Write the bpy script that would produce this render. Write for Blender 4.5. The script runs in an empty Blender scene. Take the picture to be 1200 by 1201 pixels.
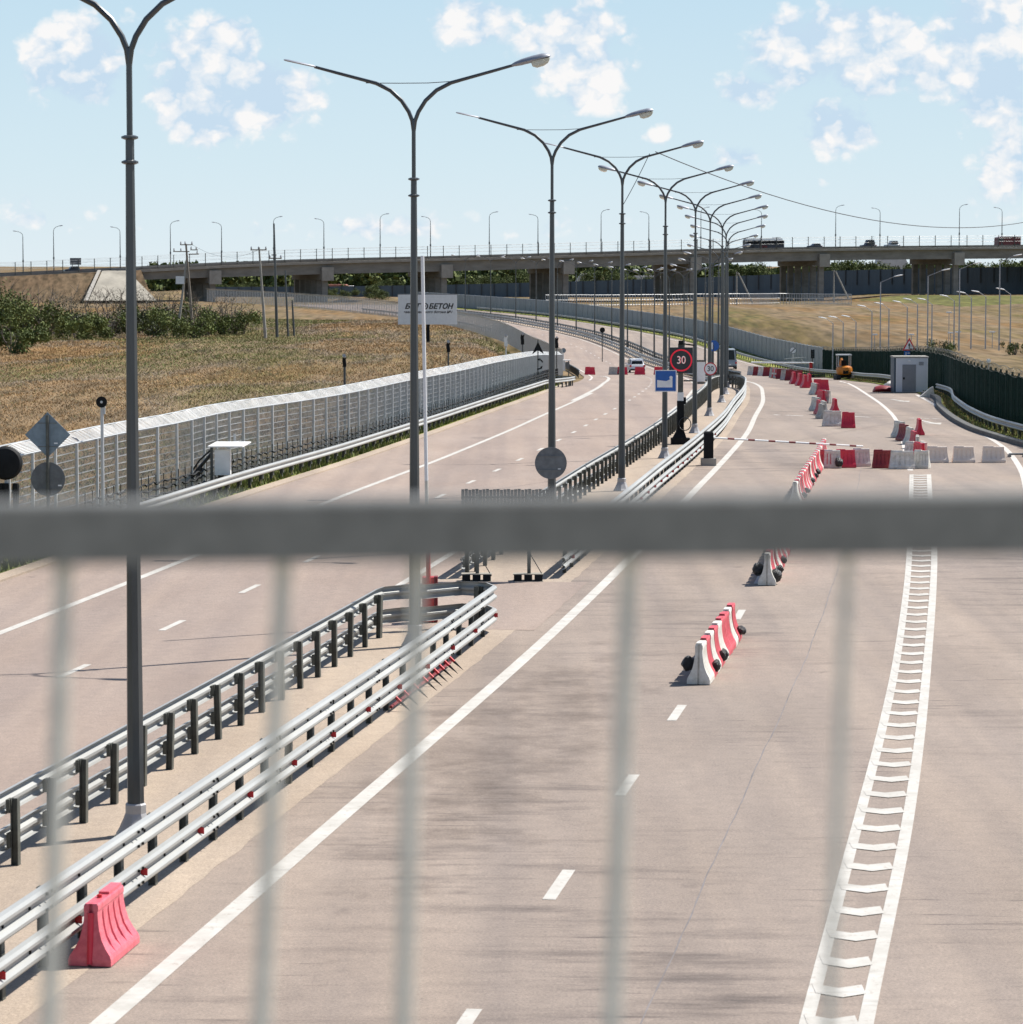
import bpy, bmesh, math, random
import numpy as np
from mathutils import Vector, Matrix
random.seed(7)
rnd = random.Random(11)
R = math.radians
scene = bpy.context.scene
col = scene.collection

# ------------------------------------------------------------------ camera
F = 3800.0; CX, CY = 600.0, 600.5; CAMZ = 8.0; HOR = 308.0
TH = math.atan((CY - HOR) / F)
cam_d = bpy.data.cameras.new('camera'); cam = bpy.data.objects.new('camera', cam_d); col.objects.link(cam)
cam.location = (0, 0, CAMZ); cam.rotation_euler = (math.pi / 2 - TH, 0, 0)
cam_d.sensor_width = 36; cam_d.sensor_fit = 'HORIZONTAL'; cam_d.lens = 36 * F / 1200
cam_d.clip_start = 0.1; cam_d.clip_end = 20000
cam_d.dof.use_dof = True; cam_d.dof.focus_distance = 95; cam_d.dof.aperture_fstop = 6.3
scene.camera = cam

# ------------------------------------------------------------------ curves of the place
def interp(tab, v):
    if v <= tab[0][0]: return tab[0][1]
    if v >= tab[-1][0]: return tab[-1][1]
    for i in range(len(tab) - 1):
        a, b = tab[i], tab[i + 1]
        if v <= b[0]:
            h = b[0] - a[0]; t = (v - a[0]) / h
            m0 = (b[1] - tab[i - 1][1]) / (b[0] - tab[i - 1][0]) if i > 0 else (b[1] - a[1]) / h
            m1 = (tab[i + 2][1] - a[1]) / (tab[i + 2][0] - a[0]) if i + 2 < len(tab) else (b[1] - a[1]) / h
            t2, t3 = t * t, t * t * t
            return (2*t3-3*t2+1)*a[1] + (t3-2*t2+t)*h*m0 + (-2*t3+3*t2)*b[1] + (t3-t2)*h*m1
GZ = [(0,0),(60,0),(110,0),(135,-.2),(158,-.3),(180,-.5),(202,-.7),(222,-1.0),(245,-1.4),(268,-1.94),(290,-2.6),(313,-3.2),(335,-3.8),
      (358,-4.4),(380,-4.8),(403,-5.0),(440,-5.1),(460,-4.9),(480,-4.6),(515,-4.1),(560,-3.6),(603,-3.1),(650,-2.6),(700,-2.2),(760,-1.8),(850,-1.5),(1000,-1.4)]
_gz = [interp(GZ, i * 0.5) for i in range(2001)]
def gz(y):
    y = max(0.0, min(999.0, y)); i = int(y * 2); t = y * 2 - i
    return _gz[i] * (1 - t) + _gz[i + 1] * t
MX = [(0,-11.75),(20,-8.86),(44.9,-5.26),(67.3,-2.02),(91,1.1),(114,3.9),(136,6.44),(158,8.94),(180,11.0),(202,13.1),(222,14.66),(245,16.3),(268,17.5),
      (290,18.5),(313,19.4),(335,20.0),(358,20.3),(380,20.2),(403,19.6),(425,18.7),(448,17.9),(470,16.8),(492,15.2),(515,13.2),(537,10.7),(559,7.9),
      (581,4.4),(603,.8),(625,-4.0),(647,-9.2),(700,-22.5),(760,-40)]
def mx(y): return interp(MX, y)
def off(y, o):
    s = (mx(y + .5) - mx(y - .5)); n = math.hypot(1, s)
    return (mx(y) + o / n, y - o * s / n)
def ray(px, py):
    u = (px - CX) / F; v = (CY - py) / F
    y = math.cos(TH) + v * math.sin(TH); z = -math.sin(TH) + v * math.cos(TH)
    return (u / y, z / y)
def P(px, py, Y):
    a, b = ray(px, py); return (a * Y, Y, CAMZ + b * Y)
def G(px, py):
    a, b = ray(px, py); lo = 15.0
    y = lo
    while y < 900 and CAMZ + b * y > gz(y): y += 1.0
    l, h = y - 1, y
    for _ in range(20):
        m = (l + h) / 2
        if CAMZ + b * m > gz(m): l = m
        else: h = m
    y = (l + h) / 2
    return (a * y, y, gz(y))
def D(px, Y, z=None):
    if z is None: z = gz(Y)
    dep = Y * math.cos(TH) + (CAMZ - z) * math.sin(TH)
    return ((px - CX) / F * dep, Y, z)
def zat(py, Y): return CAMZ + ray(600, py)[1] * Y

# ------------------------------------------------------------------ materials
M = {}
def newmat(name):
    m = bpy.data.materials.new(name); m.use_nodes = True
    nt = m.node_tree; b = nt.nodes['Principled BSDF']; return m, nt, b
def node(nt, t, **kw):
    n = nt.nodes.new(t)
    for k, v in kw.items(): setattr(n, k, v)
    return n
def mat(name, c, rough=.7, metal=0, var=.18, scale=3.0, c2=None, bump=0, stretch=None, spec=None, bscale=None, detail=6):
    m, nt, b = newmat(name)
    tc = node(nt, 'ShaderNodeTexCoord'); mp = node(nt, 'ShaderNodeMapping')
    if stretch: mp.inputs['Scale'].default_value = stretch
    nt.links.new(tc.outputs['Object'], mp.inputs['Vector'])
    nz = node(nt, 'ShaderNodeTexNoise'); nz.inputs['Scale'].default_value = scale; nz.inputs['Detail'].default_value = detail; nz.inputs['Roughness'].default_value = .62
    nt.links.new(mp.outputs[0], nz.inputs['Vector'])
    cr = node(nt, 'ShaderNodeValToRGB'); cr.color_ramp.elements[0].position = .32; cr.color_ramp.elements[1].position = .68
    if c2 is None:
        lo = tuple(max(0, v * (1 - var)) for v in c); hi = tuple(min(1, v * (1 + var)) for v in c)
    else: lo, hi = c, c2
    cr.color_ramp.elements[0].color = (*lo, 1); cr.color_ramp.elements[1].color = (*hi, 1)
    nt.links.new(nz.outputs['Fac'], cr.inputs['Fac']); nt.links.new(cr.outputs['Color'], b.inputs['Base Color'])
    b.inputs['Roughness'].default_value = rough; b.inputs['Metallic'].default_value = metal
    if spec is not None: b.inputs['Specular IOR Level'].default_value = spec
    if bump:
        n2 = node(nt, 'ShaderNodeTexNoise'); n2.inputs['Scale'].default_value = bscale or scale * 6; n2.inputs['Detail'].default_value = 5
        nt.links.new(mp.outputs[0], n2.inputs['Vector'])
        bp = node(nt, 'ShaderNodeBump'); bp.inputs['Strength'].default_value = bump; bp.inputs['Distance'].default_value = .05
        nt.links.new(n2.outputs['Fac'], bp.inputs['Height']); nt.links.new(bp.outputs[0], b.inputs['Normal'])
    M[name] = m; return m
mat('galv', (.37,.375,.36), .48, .25, .12, 1.5, stretch=(1,.2,1))
mat('galv_dull', (.17,.18,.165), .6, .35, .3, 4)
mat('post_metal', (.10,.105,.092), .65, .25, .3, 5)
mat('lamp_metal', (.085,.092,.095), .32, .4, .2, 3, stretch=(1,1,.15))
mat('lamp_base', (.42,.42,.43), .55, .4, .15, 5)
mat('lamp_head', (.30,.32,.36), .45, .3, .1, 3)
mat('silver', (.52,.53,.53), .45, .3, .12, 2)
mat('mesh_cap', (.40,.41,.41), .6, .1, .3, .7)
mat('silver_dull', (.44,.455,.46), .5, .15, .2, 2)
mat('rail_paint', (.20,.195,.175), .5, .2, .2, 40)
mat('baluster_paint', (.62,.60,.53), .5, .15, .12, 30)
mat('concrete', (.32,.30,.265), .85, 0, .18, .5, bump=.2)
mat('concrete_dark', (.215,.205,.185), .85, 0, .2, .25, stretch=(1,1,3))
mat('concrete_light', (.30,.275,.225), .85, 0, .25, .25)
mat('backlit_kerb', (.10,.10,.095), .9, 0, .25, 2)  # right kerb: shade of its backlit face put into the dark base colour
mat('red_plastic', (.62,.025,.055), .42, 0, .12, 4)
mat('pink_plastic', (.56,.085,.12), .34, 0, .12, 9, c2=(.76,.17,.21), detail=10, bump=.15)
mat('faded_red', (.42,.06,.07), .55, 0, .2, 6, c2=(.66,.09,.12), detail=10)
mat('dark_red', (.22,.015,.02), .5, 0, .2, 5)
mat('white_plastic', (.48,.45,.38), .55, 0, .1, 5, c2=(.74,.72,.67), detail=10)
mat('grey_plastic', (.42,.40,.36), .6, 0, .3, 4)
mat('cream_plastic', (.78,.67,.57), .55, 0, .08, 5)
mat('black_plastic', (.015,.016,.018), .38, 0, .4, 6, bump=.6, bscale=12)
mat('black', (.010,.011,.012), .7, 0, .3, 5, spec=.2)
mat('dark_panel', (.035,.04,.045), .5, .2, .2, 3)
mat('back_plate', (.16,.17,.18), .55, .5, .2, 5)
mat('back_plate_blue', (.20,.25,.29), .5, .5, .18, 4)
mat('red_paint', (.48,.012,.02), .45, .1, .15, 5)
mat('red_metal_dull', (.16,.01,.015), .6, 0, .3, 5)
mat('white_paint', (.80,.80,.78), .5, 0, .05, 4)
mat('sign_white', (.78,.78,.78), .45, 0, .03, 4)
mat('sign_red', (.55,.02,.03), .45, 0, .05, 4)
mat('sign_blue', (.012,.10,.38), .4, 0, .1, 3)
mat('sign_black', (.02,.02,.022), .5, 0, .1, 3)
mat('cabinet_grey', (.74,.76,.77), .5, .1, .06, 4)
mat('booth_wall', (.60,.62,.66), .5, .1, .05, 1.5)
mat('booth_door', (.22,.23,.25), .5, .1, .08, 2)
mat('green_fence', (.010,.030,.024), .75, 0, .35, 2, spec=.12)
mat('grey_fence', (.20,.225,.25), .55, .3, .15, .6, stretch=(1,1,.2))
mat('noise_wall', (.075,.105,.13), .6, .1, .15, .3, stretch=(1,1,.1))
mat('brick_stain', (.30,.12,.06), .9, 0, .4, 3)
mat('wood', (.22,.19,.155), .85, 0, .25, 4, stretch=(6,6,.5))
mat('conc_pole', (.30,.29,.26), .85, 0, .2, 2)
mat('wire', (.04,.04,.045), .6)
mat('glass_dark', (.02,.025,.03), .12, 0, .1, 1)
mat('tyre', (.02,.02,.02), .85)
mat('car_white', (.72,.73,.75), .25, 0, .03, 2)
mat('car_grey', (.30,.33,.35), .3, .2, .05, 2)
mat('car_dark', (.02,.025,.04), .3, .1, .1, 2)
mat('truck_red', (.09,.008,.012), .4, 0, .1, 2)
mat('orange', (.50,.17,.015), .4, 0, .12, 3)
mat('lamp_red', (.5,.01,.01), .3)
mat('leaf_a', (.075,.098,.032), .75, 0, .5, .35, spec=.2)
mat('leaf_b', (.125,.15,.045), .75, 0, .5, .35, spec=.2)
mat('leaf_c', (.055,.060,.030), .7, 0, .4, .35)
mat('bark', (.11,.095,.08), .9, 0, .3, 3)
mat('dry_twig', (.15,.125,.10), .9, 0, .3, 3)
mat('straw_a', (.35,.215,.095), .85, 0, .4, .15)
mat('straw_b', (.33,.26,.185), .85, 0, .35, .15)
mat('straw_c', (.20,.18,.065), .85, 0, .4, .15)
mat('blade_green', (.13,.16,.03), .75, 0, .4, .3)
mat('roof_pale', (.60,.58,.56), .7, 0, .1, 1)
mat('roof_red', (.35,.14,.10), .8, 0, .2, 1)
mat('house_wall', (.50,.46,.40), .85, 0, .15, 1)
# lens of the lamps (translucent glass bowl)
m, nt, b = newmat('lens'); b.inputs['Base Color'].default_value = (.72,.76,.68,1); b.inputs['Roughness'].default_value = .25
b.inputs['Transmission Weight'].default_value = .35; M['lens'] = m
for nm, c, s in (('led_red', (1,.02,.05), .9), ('led_white', (1,.75,.7), .7)):
    m, nt, b = newmat(nm); b.inputs['Base Color'].default_value = (*c, 1); b.inputs['Emission Color'].default_value = (*c, 1)
    b.inputs['Emission Strength'].default_value = s * .10; M[nm] = m

# asphalt: pinkish worn, with transverse dark tyre marks and fine grain
def asphalt(name, base, hi, marks):
    m, nt, b = newmat(name); L = nt.links.new
    tc = node(nt, 'ShaderNodeTexCoord')
    def noise(sc, scale, det=5, rough=.6):
        mp = node(nt, 'ShaderNodeMapping'); mp.inputs['Scale'].default_value = sc
        L(tc.outputs['Object'], mp.inputs['Vector'])
        n = node(nt, 'ShaderNodeTexNoise'); n.inputs['Scale'].default_value = scale; n.inputs['Detail'].default_value = det; n.inputs['Roughness'].default_value = rough
        L(mp.outputs[0], n.inputs['Vector']); return n.outputs['Fac']
    def ramp(f, a, bb, ca, cb):
        r = node(nt, 'ShaderNodeValToRGB'); r.color_ramp.elements[0].position = a; r.color_ramp.elements[1].position = bb
        r.color_ramp.elements[0].color = ca; r.color_ramp.elements[1].color = cb; L(f, r.inputs['Fac']); return r.outputs['Color']
    def mix(t, fac, a, bb):
        n = node(nt, 'ShaderNodeMix', data_type='RGBA', blend_type=t)
        if isinstance(fac, float): n.inputs[0].default_value = fac
        else: L(fac, n.inputs[0])
        L(a, n.inputs[6]); L(bb, n.inputs[7]); return n.outputs[2]
    c = ramp(noise((1,.25,1), .35, 4), .3, .7, (*base,1), (*hi,1))
    g = ramp(noise((1,1,1), 26, 4, .85), .30, .70, (.55,.55,.56,1), (1.42,1.41,1.40,1))
    c = mix('MULTIPLY', .8, c, g)
    g2 = ramp(noise((1,1,1), 3.5, 6, .75), .3, .72, (.82,.82,.83,1), (1.12,1.11,1.10,1))
    c = mix('MULTIPLY', .8, c, g2)
    # tyre streaks running across
    if marks:
        st = ramp(noise((.28,1.25,1), 1.0, 7, .7), .50, .70, (1,1,1,1), (.43,.42,.44,1))
        big = ramp(noise((.12,.05,1), .8, 3), .44, .58, (0,0,0,1), (1,1,1,1))
        c = mix('MULTIPLY', big, c, st)
        st2 = ramp(noise((.5,4.5,1), 1.2, 4, .6), .60, .70, (1,1,1,1), (.48,.47,.49,1))
        big2 = ramp(noise((.2,.06,1), 1.3, 2), .42, .58, (0,0,0,1), (1,1,1,1))
        c = mix('MULTIPLY', big2, c, st2)
        lane = ramp(noise((.55,.012,1), 1.0, 2), .42, .62, (.93,.93,.94,1), (1.05,1.04,1.03,1))
        c = mix('MULTIPLY', .9, c, lane)
    if marks:      # big worn stain area in the lane beside the median
        sp = node(nt, 'ShaderNodeSeparateXYZ'); L(tc.outputs['Object'], sp.inputs[0])
        def mm(op, a, b_):
            n = node(nt, 'ShaderNodeMath', operation=op)
            for i_, v_ in enumerate((a, b_)):
                if isinstance(v_, (int, float)): n.inputs[i_].default_value = v_
                else: L(v_, n.inputs[i_])
            return n.outputs[0]
        yy = mm('SUBTRACT', sp.outputs[1], 54); xx = mm('SUBTRACT', mm('SUBTRACT', sp.outputs[0], mm('MULTIPLY', yy, .142)), .1)
        d2 = mm('ADD', mm('POWER', mm('ABSOLUTE', mm('DIVIDE', xx, 2.7), 0), 2), mm('POWER', mm('ABSOLUTE', mm('DIVIDE', yy, 19), 0), 2))
        gm = mm('POWER', 2.718, mm('MULTIPLY', d2, -1))
        patch = ramp(mm('ADD', mm('MULTIPLY', gm, .42), noise((.62,.55,1), 1.0, 9, .72)), .76, 1.0, (1,1,1,1), (.58,.56,.55,1))
        c = mix('MULTIPLY', 1.0, c, patch)
    # wheel tracks along the lane, pale and dark aggregate, scattered oil spots
    mpt = node(nt, 'ShaderNodeMapping'); mpt.inputs['Rotation'].default_value = (0,0,R(8.2)); mpt.inputs['Scale'].default_value = (.85,.012,1); L(tc.outputs['Object'], mpt.inputs['Vector'])
    tn = node(nt, 'ShaderNodeTexNoise'); tn.inputs['Scale'].default_value = 1.0; tn.inputs['Detail'].default_value = 3; L(mpt.outputs[0], tn.inputs['Vector'])
    c = mix('MULTIPLY', 1.0, c, ramp(tn.outputs['Fac'], .36, .62, (.88,.88,.90,1), (1.05,1.04,1.03,1)))
    c = mix('MULTIPLY', 1.0, c, ramp(noise((1,1,1), 70, 1, .5), .26, .36, (.62,.62,.62,1), (1,1,1,1)))
    c = mix('MULTIPLY', 1.0, c, ramp(noise((1,1,1), 55, 1, .5), .68, .76, (1,1,1,1), (1.35,1.33,1.30,1)))
    c = mix('MULTIPLY', 1.0, c, ramp(noise((1,.7,1), 1.1, 3, .5), .70, .78, (1,1,1,1), (.72,.71,.72,1)))
    c = mix('MULTIPLY', 1.0, c, ramp(noise((1,.3,1), .22, 5, .7), .35, .65, (.93,.93,.94,1), (1.05,1.04,1.03,1)))
    L(c, b.inputs['Base Color']); b.inputs['Roughness'].default_value = .82; b.inputs['Specular IOR Level'].default_value = .35
    bp = node(nt, 'ShaderNodeBump'); bp.inputs['Strength'].default_value = .35; bp.inputs['Distance'].default_value = .01
    L(noise((1,1,1), 60, 2), bp.inputs['Height']); L(bp.outputs[0], b.inputs['Normal'])
    M[name] = m
asphalt('asphalt', (.250,.205,.167), (.312,.259,.214), True)
asphalt('asphalt_left', (.275,.215,.175), (.325,.262,.218), False)
asphalt('median_paving', (.335,.27,.205), (.41,.34,.265), False)
mat('marking_paint', (.47,.45,.41), .75, 0, .22, 9, c2=(.53,.51,.47))
m, nt, b = newmat('marking_paint'); L = nt.links.new
tc = node(nt, 'ShaderNodeTexCoord')
def mk_noise(sc, det, st):
    mp = node(nt, 'ShaderNodeMapping'); mp.inputs['Scale'].default_value = st; L(tc.outputs['Object'], mp.inputs['Vector'])
    n = node(nt, 'ShaderNodeTexNoise'); n.inputs['Scale'].default_value = sc; n.inputs['Detail'].default_value = det; n.inputs['Roughness'].default_value = .7; L(mp.outputs[0], n.inputs['Vector']); return n.outputs['Fac']
def mk_ramp(f, a, b_, ca, cb):
    r = node(nt, 'ShaderNodeValToRGB'); r.color_ramp.elements[0].position = a; r.color_ramp.elements[1].position = b_; r.color_ramp.elements[0].color = ca; r.color_ramp.elements[1].color = cb; L(f, r.inputs['Fac']); return r.outputs['Color']
m1 = node(nt, 'ShaderNodeMix', data_type='RGBA'); L(mk_ramp(mk_noise(9, 9, (1,.6,1)), .56, .70, (0,0,0,1), (.85,.85,.85,1)), m1.inputs[0])
L(mk_ramp(mk_noise(1.5, 5, (1,1,1)), .35, .7, (.41,.39,.35,1), (.54,.52,.48,1)), m1.inputs[6]); m1.inputs[7].default_value = (.31,.265,.22,1)
m2 = node(nt, 'ShaderNodeMix', data_type='RGBA', blend_type='MULTIPLY'); m2.inputs[0].default_value = 1; L(m1.outputs[2], m2.inputs[6]); L(mk_ramp(mk_noise(1.2, 6, (.3,2.2,1)), .58, .72, (1,1,1,1), (.72,.71,.71,1)), m2.inputs[7])
L(m2.outputs[2], b.inputs['Base Color']); b.inputs['Roughness'].default_value = .78; M['marking_paint'] = m
mat('marking_worn', (.52,.48,.44), .75, 0, .2, 7)
mat('joint_sealant', (.17,.155,.155), .9, 0, .3, 2, stretch=(1,.4,1))

# field ground
def field_mat(name, cols, sc=.06):
    m, nt, b = newmat(name); L = nt.links.new
    tc = node(nt, 'ShaderNodeTexCoord'); mp = node(nt, 'ShaderNodeMapping'); mp.inputs['Scale'].default_value = (1,.10,1) if sc < .5 else (1,.35,1)
    L(tc.outputs['Object'], mp.inputs['Vector'])
    n = node(nt, 'ShaderNodeTexNoise'); n.inputs['Scale'].default_value = sc; n.inputs['Detail'].default_value = 9; n.inputs['Roughness'].default_value = .68
    L(mp.outputs[0], n.inputs['Vector'])
    r = node(nt, 'ShaderNodeValToRGB'); e = r.color_ramp.elements
    while len(e) < len(cols): e.new(.5)
    for i, c in enumerate(cols): e[i].position = .28 + .44 * i / (len(cols) - 1); e[i].color = (*c, 1)
    L(n.outputs['Fac'], r.inputs['Fac'])
    n2 = node(nt, 'ShaderNodeTexNoise'); n2.inputs['Scale'].default_value = .9; n2.inputs['Detail'].default_value = 8
    mp2 = node(nt, 'ShaderNodeMapping'); mp2.inputs['Scale'].default_value = (1,.07,1); L(tc.outputs['Object'], mp2.inputs['Vector']); L(mp2.outputs[0], n2.inputs['Vector'])
    r2 = node(nt, 'ShaderNodeValToRGB'); r2.color_ramp.elements[0].position = .3; r2.color_ramp.elements[1].position = .7
    r2.color_ramp.elements[0].color = (.50,.52,.50,1); r2.color_ramp.elements[1].color = (1.45,1.42,1.4,1); L(n2.outputs['Fac'], r2.inputs['Fac'])
    mx_ = node(nt, 'ShaderNodeMix', data_type='RGBA', blend_type='MULTIPLY'); mx_.inputs[0].default_value = 1
    L(r.outputs['Color'], mx_.inputs[6]); L(r2.outputs['Color'], mx_.inputs[7]); L(mx_.outputs[2], b.inputs['Base Color'])
    b.inputs['Roughness'].default_value = .95; b.inputs['Specular IOR Level'].default_value = .1
    M[name] = m
field_mat('field', [(.075,.085,.025),(.135,.10,.04),(.17,.125,.075),(.175,.105,.042),(.095,.095,.035)])
field_mat('verge_green', [(.09,.12,.025),(.17,.19,.045),(.27,.235,.10)], .6)
field_mat('verge_dry', [(.20,.17,.10),(.30,.25,.16),(.36,.31,.21)], .4)
field_mat('slope_green', [(.075,.08,.022),(.115,.115,.034),(.16,.135,.055)], .08)
field_mat('slope_brown', [(.07,.055,.03),(.12,.082,.05),(.16,.12,.075)], .08)

# ------------------------------------------------------------------ mesh helpers
class MB:
    def __init__(s): s.v = []; s.f = []; s.m = []; s.mi = 0
    def quad(s, a, b, c, d):
        n = len(s.v); s.v += [a, b, c, d]; s.f.append((n, n+1, n+2, n+3)); s.m.append(s.mi)
    def poly(s, pts):
        n = len(s.v); s.v += list(pts); s.f.append(tuple(range(n, n + len(pts)))); s.m.append(s.mi)
    def box(s, x0, y0, z0, x1, y1, z1, rz=0, c=(0,0,0)):
        n = len(s.v); pts = [(x0,y0,z0),(x1,y0,z0),(x1,y1,z0),(x0,y1,z0),(x0,y0,z1),(x1,y0,z1),(x1,y1,z1),(x0,y1,z1)]
        cr, sr = math.cos(rz), math.sin(rz)
        s.v += [(c[0] + x*cr - y*sr, c[1] + x*sr + y*cr, c[2] + z) for x, y, z in pts]
        for f in ((0,3,2,1),(4,5,6,7),(0,1,5,4),(1,2,6,5),(2,3,7,6),(3,0,4,7)): s.f.append(tuple(n+i for i in f)); s.m.append(s.mi)
    def tube(s, pts, r, k=8, caps=True):
        pts = [Vector(p) for p in pts]; rs = r if isinstance(r, (list, tuple)) else [r] * len(pts)
        rings = []; up = Vector((0,0,1)); prev = None
        for i, p in enumerate(pts):
            d = (pts[min(i+1, len(pts)-1)] - pts[max(i-1, 0)]);
            if d.length < 1e-9: d = Vector((0,0,1))
            d.normalize()
            if prev is None:
                a = up if abs(d.z) < .9 else Vector((1,0,0)); u = d.cross(a).normalized()
            else:
                u = (prev - d * prev.dot(d)); u = u.normalized() if u.length > 1e-6 else d.cross(up).normalized()
            prev = u; w = d.cross(u); n = len(s.v)
            for j in range(k):
                t = 2*math.pi*j/k; q = p + (u*math.cos(t) + w*math.sin(t)) * rs[i]; s.v.append(tuple(q))
            rings.append(n)
        for a, b in zip(rings, rings[1:]):
            for j in range(k): s.f.append((a+j, a+(j+1)%k, b+(j+1)%k, b+j)); s.m.append(s.mi)
        if caps:
            s.f.append(tuple(rings[0]+j for j in reversed(range(k)))); s.m.append(s.mi)
            s.f.append(tuple(rings[-1]+j for j in range(k))); s.m.append(s.mi)
    def lathe(s, prof, k=16, c=(0,0,0)):
        rings = []
        for r, z in prof:
            n = len(s.v); rings.append(n)
            for j in range(k): t = 2*math.pi*j/k; s.v.append((c[0]+r*math.cos(t), c[1]+r*math.sin(t), c[2]+z))
        for a, b in zip(rings, rings[1:]):
            for j in range(k): s.f.append((a+j, a+(j+1)%k, b+(j+1)%k, b+j)); s.m.append(s.mi)
        s.f.append(tuple(rings[0]+j for j in reversed(range(k)))); s.m.append(s.mi)
        s.f.append(tuple(rings[-1]+j for j in range(k))); s.m.append(s.mi)
    def prism(s, pts, y0, y1):
        # pts: (x,z) outline, counter-clockwise; extruded along y
        n = len(s.v); k = len(pts)
        s.v += [(x, y0, z) for x, z in pts] + [(x, y1, z) for x, z in pts]
        s.f.append(tuple(range(n, n+k))); s.m.append(s.mi); s.f.append(tuple(reversed(range(n+k, n+2*k)))); s.m.append(s.mi)
        for i in range(k): j = (i+1)%k; s.f.append((n+j, n+i, n+k+i, n+k+j)); s.m.append(s.mi)
    def disc(s, cx, cz, r, y0, y1, k=28): s.prism([(cx + r*math.cos(2*math.pi*i/k), cz + r*math.sin(2*math.pi*i/k)) for i in range(k)], y0, y1)
    def ring(s, cx, cz, r0, r1, y0, y1, k=28, a0=0, a1=2*math.pi):
        for i in range(k):
            a = a0 + (a1-a0)*i/k; b = a0 + (a1-a0)*(i+1)/k
            s.prism([(cx+r0*math.cos(a), cz+r0*math.sin(a)), (cx+r1*math.cos(a), cz+r1*math.sin(a)), (cx+r1*math.cos(b), cz+r1*math.sin(b)), (cx+r0*math.cos(b), cz+r0*math.sin(b))], y0, y1)
    def loft(s, secs, closed=True, cap=True):
        rings = []
        for sec in secs: rings.append(len(s.v)); s.v += [tuple(p) for p in sec]
        k = len(secs[0])
        for a, b in zip(rings, rings[1:]):
            for j in range(k if closed else k-1): s.f.append((a+j, a+(j+1)%k, b+(j+1)%k, b+j)); s.m.append(s.mi)
        if cap and closed:
            s.f.append(tuple(rings[0]+j for j in reversed(range(k)))); s.m.append(s.mi)
            s.f.append(tuple(rings[-1]+j for j in range(k))); s.m.append(s.mi)
    def build(s, name, mats, parent=None, world=False, smooth=False, **tags):
        me = bpy.data.meshes.new(name)
        o3 = parent.location if (parent is not None and world) else Vector((0,0,0))
        vs = [(v[0]-o3[0], v[1]-o3[1], v[2]-o3[2]) for v in s.v] if world and parent is not None else s.v
        me.from_pydata(vs, [], s.f)
        if isinstance(mats, str): mats = [mats]
        for q in mats: me.materials.append(M[q])
        if len(mats) > 1: me.polygons.foreach_set('material_index', s.m)
        me.validate(clean_customdata=False)
        if smooth:
            me.polygons.foreach_set('use_smooth', [True] * len(me.polygons))
            try: me.set_sharp_from_angle(angle=R(40))
            except Exception: pass
        o = bpy.data.objects.new(name, me); col.objects.link(o)
        if parent is not None: o.parent = parent
        tag(o, **tags); return o
def tag(o, label=None, cat=None, group=None, kind=None):
    if label: o['label'] = label
    if cat: o['category'] = cat
    if group: o['group'] = group
    if kind: o['kind'] = kind
    return o
def empty(name, loc, label, cat, group=None, rz=0):
    o = bpy.data.objects.new(name, None); col.objects.link(o); o.location = loc; o.rotation_euler = (0,0,rz); o.empty_display_size = .3
    return tag(o, label, cat, group)
def copy_obj(o, parent=None):
    c = o.copy(); col.objects.link(c); c.parent = parent; return c
def copy_tree(o, parent=None):
    c = copy_obj(o, parent)
    for ch in o.children: copy_tree(ch, c)
    return c
ORD = ['nearest','second','third','fourth','fifth','sixth','seventh','eighth','ninth','tenth','eleventh','twelfth','thirteenth','fourteenth','fifteenth','sixteenth',
       'seventeenth','eighteenth','nineteenth','twentieth']
def ordn(i, first='nearest'):
    if i == 0: return first
    if i < 20: return ORD[i]
    tens = {2:'twenty',3:'thirty',4:'forty',5:'fifty',6:'sixty',7:'seventy',8:'eighty',9:'ninety'}[(i+1)//10]; u = (i+1) % 10
    return tens[:-1] + 'ieth' if u == 0 else tens + '-' + ['first','second','third','fourth','fifth','sixth','seventh','eighth','ninth'][u-1]
def resample(path, step):
    if not path: return []
    out = [path[0]]; acc = 0
    for a, b in zip(path, path[1:]):
        L = math.hypot(b[0]-a[0], b[1]-a[1])
        if L < 1e-9: continue
        t = step - acc
        while t <= L: out.append((a[0]+(b[0]-a[0])*t/L, a[1]+(b[1]-a[1])*t/L)); t += step
        acc = L - (t - step)
    return out
def normals(path):
    ns = []
    for i in range(len(path)):
        a = path[max(i-1,0)]; b = path[min(i+1, len(path)-1)]
        dx, dy = b[0]-a[0], b[1]-a[1]; l = math.hypot(dx, dy) or 1
        ns.append((-dy/l, dx/l))   # left of the direction of travel
    return ns
def smooth_path(pts, n=6):
    out = []
    for i in range(len(pts)-1):
        p0 = pts[max(i-1,0)]; p1 = pts[i]; p2 = pts[i+1]; p3 = pts[min(i+2, len(pts)-1)]
        for k in range(n):
            t = k/n; out.append(tuple(.5*((2*b)+(-a+c)*t+(2*a-5*b+4*c-d)*t*t+(-a+3*b-3*c+d)*t*t*t) for a,b,c,d in zip(p0[:2],p1[:2],p2[:2],p3[:2])))
    out.append(tuple(pts[-1][:2])); return out
def text_mesh(body, size, depth=.004, shear=0, bold=0):
    c = bpy.data.curves.new('txt', 'FONT'); c.body = body; c.size = size; c.extrude = depth; c.shear = shear; c.offset = bold
    c.align_x = 'CENTER'; c.align_y = 'CENTER'
    o = bpy.data.objects.new('txt', c); col.objects.link(o)
    dg = bpy.context.evaluated_depsgraph_get(); me = bpy.data.meshes.new_from_object(o.evaluated_get(dg))
    bpy.data.objects.remove(o); return me
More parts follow.
